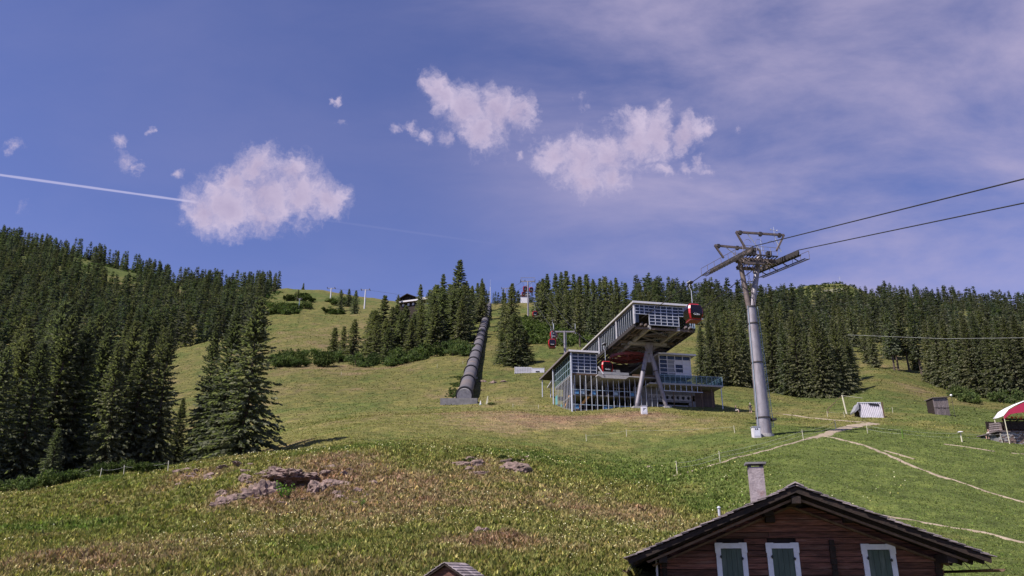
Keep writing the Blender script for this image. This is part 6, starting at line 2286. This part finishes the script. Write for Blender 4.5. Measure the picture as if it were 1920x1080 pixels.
r8 = kn(966, 882); rock(r8 + Vector((0, 0.3, 0.0)), (1.2, 0.7, 0.6), 8, 'pale rock beneath the dark dwarf bushes on the knoll crest', 0.1, 4)
r9 = kn(895, 876); rock(r9 + Vector((0, 0.3, 0.0)), (0.85, 0.6, 0.6), 9, 'rounded rock left of the dark dwarf bushes on the knoll crest', 0.5, 4)
r10 = kn(930, 1012); rock(r10 + Vector((0, 0.3, -0.35)), (0.5, 0.35, 0.3), 10, 'reddish little rock in the bare patch low on the knoll', 0.5, 4)
for i, (px, py, s) in enumerate(((340, 908, .3), (700, 905, .35), (1140, 928, .3), (905, 716, .8), (925, 718, .9), (944, 716, .7), (1216, 876, .3))):
    p = hit(px, py, 30, 260)
    rock(p + Vector((0, 0, -s * 0.2)), (s * 1.3, s, s * 0.6), 20 + i, ('small reddish stone in the bare strip below the slatted crate' if py < 800 else 'small stone lying in the grass of the knoll'), i, 3,
         'stones below the slatted crate' if py < 800 else 'stones in the knoll grass')

rr_ = random.Random(31)
proto_stones = []
for i in range(5):
    proto_stones.append(rock(Vector((0, 0, -60)), (1.0, 0.75, 0.62), 60 + i, 'x', 0, 4))
zones = [((410, 690, 868, 945), 'low pinkish stone half buried in the brown mound around the hollow', 'stones around the hollow', 36),
         ((860, 985, 858, 892), 'low stone half buried in the second brown patch on the knoll crest', 'stones of the second patch', 18),
         ((895, 965, 995, 1030), 'small reddish stone half buried in the bare patch low on the knoll', 'stones of the low bare patch', 2),
         ((335, 400, 880, 900), 'small dark stone half buried near the left crest of the knoll', 'stones of the left crest', 5)]
for (x0, x1, y0, y1), lab, grp_, n_ in zones:
    for i in range(n_):
        p = kn(rr_.uniform(x0, x1), rr_.uniform(y0, y1))
        o = dup(rr_.choice(proto_stones), None, p + Vector((0, 0, -0.09)), (rr_.uniform(-0.3, 0.3), rr_.uniform(-0.3, 0.3), rr_.uniform(0, 6.28)))
        k_ = rr_.uniform(0.16, 0.62)
        o.scale = (k_ * rr_.uniform(0.9, 1.7), k_, k_ * rr_.uniform(0.6, 1.0))
        tag(o, lab, 'rock', grp_)
for o in proto_stones:
    bpy.data.objects.remove(o)


def plantlet(p, h, label, m='leaves_fresh', seed=1):
    e = empty('young_plant', p)
    tag(e, label, 'plant')
    r = np.random.RandomState(seed)
    mb = MB()
    tips = []
    for i in range(9):
        a = r.uniform(0, 6.28); s_ = r.uniform(0.15, 0.5) * h
        q = (s_ * math.cos(a), s_ * math.sin(a), h * r.uniform(0.6, 1.0))
        mb.tube((0, 0, -0.1), q, 0.012, 0.006, 4)
        tips.append(q)
    mb.build('stem', 'bark', e)
    V_ = []
    for q in tips:
        for t in np.linspace(0.25, 1, 9):
            c = np.array(q) * t
            d = r.normal(size=3); d[2] = abs(d[2]) * 0.5; d /= np.linalg.norm(d)
            w = np.cross(d, r.normal(size=3)); w /= np.linalg.norm(w)
            l = 0.17 * h
            V_.append([c, c + d * l * 0.5 + w * l * 0.25, c + d * l, c + d * l * 0.5 - w * l * 0.25])
    V_ = np.array(V_).reshape(-1, 3)
    from_arrays('leaves', V_, np.arange(len(V_)).reshape(-1, 4), m, e, corners=4)


plantlet(kn(532, 938) + Vector((0, -0.2, 0)), 1.15, 'fresh green young plant before the dark hollow of the rocks', 'leaves_fresh', 3)
plantlet(kn(540, 934) + Vector((0, -0.1, 0)), 0.8, 'smaller fresh green plant at the right foot of the hollow', 'leaves_fresh', 4)
plantlet(kn(680, 952), 0.55, 'pale green tuft plant below the rusty rock', 'leaves_fresh', 5)
for i, (px, py, sx, sz_) in enumerate(((942, 862, 0.55, 0.6), (955, 866, 0.5, 0.5), (970, 866, 0.45, 0.4), (880, 868, 0.55, 0.5))):
    shrub(SHRUB[3 + i % 2], kn(px, py), sx, sz_, ['dark dwarf bush, tallest of the clump on the knoll crest', 'dark dwarf bush in the middle of the clump on the knoll crest', 'dark dwarf bush at the right end of the clump on the knoll crest',
                                                   'dark dwarf bush beside the rounded rock on the knoll crest'][i])

# ------------------------------------------------------------------ grass, heath twigs and flowers
def on_path(x, y):
    bad = np.zeros(len(x), bool)
    for pl in PATHS:
        a = np.array(pl)
        for q in a[::1]:
            bad |= (x - q[0]) ** 2 + (y - q[1]) ** 2 < (q[2] * 0.36) ** 2
    return bad


def blades(name, label, n, th, rr, hfun, m, seed, colfun=None, nb=3, wid=0.22, keep=None, cat='grass'):
    r = np.random.RandomState(seed)
    a = r.uniform(th[0], th[1], n); l = np.exp(r.uniform(math.log(rr[0]), math.log(rr[1]), n))
    x = l * np.sin(a); y = l * np.cos(a)
    k = ~on_path(x, y)
    dx = x - CH_A.x; dy = y - CH_A.y
    u = dx * CX_.x + dy * CX_.y; v = dx * CY_.x + dy * CY_.y
    k &= ~((np.abs(u) < 5.0) & (v > 1.0) & (v < 11))
    sx = (x - S0.x) * EX.x + (y - S0.y) * EX.y; sy = (x - S0.x) * EY.x + (y - S0.y) * EY.y
    k &= ~((sx > -0.4) & (sx < 26.5) & (sy > -0.2) & (sy < 20))
    if keep is not None: k &= keep(x, y, r)
    x, y, l = x[k], y[k], l[k]
    n = len(x)
    z = G(x, y)
    h = hfun(x, y, l, r)
    V = np.empty((n, nb, 3, 3)); 
    for j in range(nb):
        t = r.uniform(0, 6.28, n)
        ox = r.uniform(-0.5, 0.5, n) * h; oy = r.uniform(-0.5, 0.5, n) * h
        w = h * wid * r.uniform(0.7, 1.4, n)
        hh = h * r.uniform(0.6, 1.15, n)
        lean = r.uniform(-0.85, 0.85, (2, n)) * hh
        V[:, j, 0] = np.stack([x + ox - w * np.cos(t), y + oy - w * np.sin(t), z - 0.03], 1)
        V[:, j, 1] = np.stack([x + ox + w * np.cos(t), y + oy + w * np.sin(t), z - 0.03], 1)
        V[:, j, 2] = np.stack([x + ox + lean[0], y + oy + lean[1], z + hh], 1)
    T = None
    if colfun is not None:
        c = colfun(x, y)
        c = c * np.exp(r.normal(0, 0.38, (n, 1))) * r.uniform(0.9, 1.1, (n, 3))
        T = np.repeat(c, nb * 3, 0)
    o = from_arrays(name, V.reshape(-1, 3), np.arange(n * nb * 3).reshape(-1, 3), m, tone=T)
    tag(o, label, cat, kind='stuff')
    return o


def hgrass(x, y, l, r):
    knoll = (1 - sstep(0.16, 0.36, np.arctan2(x, y) + (fbm(x / 4, y / 4, 3, 88) - 0.5) * 0.12)) * (1 - sstep(66, 96, l))
    return (0.08 + 0.0011 * l) * r.uniform(0.5, 1.5, len(x)) * (0.45 + 0.80 * knoll)


blades('meadow_grass', 'short tufted green grass covering knoll and meadow', 250000, (-0.66, 0.66), (24, 130), hgrass, 'grass', 61, lambda x, y: groundcol(x, y) * 1.42, 3, 0.36)
blades('far_meadow_tufts', 'rough grass tufts on the slopes beyond the station and pipe', 60000, (-0.45, 0.66), (120, 420), lambda x, y, l, r: (0.05 + 0.00055 * l) * r.uniform(0.4, 1.5, len(x)), 'grass', 63, lambda x, y: groundcol(x, y) * 1.25, 2, 0.6)
blades('heath_tufts', 'brown dry heath tufts around the rocks of the knoll', 50000, (-0.66, 0.35), (24, 84), lambda x, y, l, r: (0.08 + 0.0009 * l) * r.uniform(0.6, 1.5, len(x)), 'heather', 62, None, 4, 0.10,
       lambda x, y, r: dryness(x, y) + r.uniform(-0.12, 0.12, len(x)) > 0.86, 'heath')


def flower_keep(x, y, r):
    return fbm(x / 5, y / 5, 3, 77) + r.uniform(-0.06, 0.06, len(x)) > 0.47


def flowers():
    r = np.random.RandomState(8)
    n = 16000
    a = r.uniform(-0.62, 0.45, n); l = np.exp(r.uniform(math.log(26), math.log(80), n))
    x = l * np.sin(a); y = l * np.cos(a)
    k = flower_keep(x, y, r) & (dryness(x, y) < 0.95) & ~on_path(x, y)
    k &= r.uniform(0, 1, n) < np.where(a < 0.2, 0.42, 0.12)
    x, y = x[k], y[k]
    z = G(x, y) + r.uniform(0.12, 0.28, len(x))
    s = r.uniform(0.014, 0.036, len(x)) * np.hypot(x, y) / 45
    n = len(x)
    nz = r.normal(size=(n, 3)) * 0.5 + np.array([0, -0.8, 0.9]); nz /= np.linalg.norm(nz, axis=1)[:, None]
    u = np.cross(nz, r.normal(size=(n, 3))); u /= np.linalg.norm(u, axis=1)[:, None]
    w = np.cross(nz, u)
    p = np.c_[x, y, z]
    V = np.stack([p + (u * math.cos(t) + w * math.sin(t)) * s[:, None] for t in (0, 1.05, 2.09, 3.14, 4.19, 5.24)], 1).reshape(-1, 3)
    o = from_arrays('wildflowers', V, np.arange(n * 6).reshape(-1, 6), 'flower_pale', corners=6)
    tag(o, 'pale yellow and white wildflowers speckling the knoll grass', 'wildflowers', kind='stuff')


flowers()
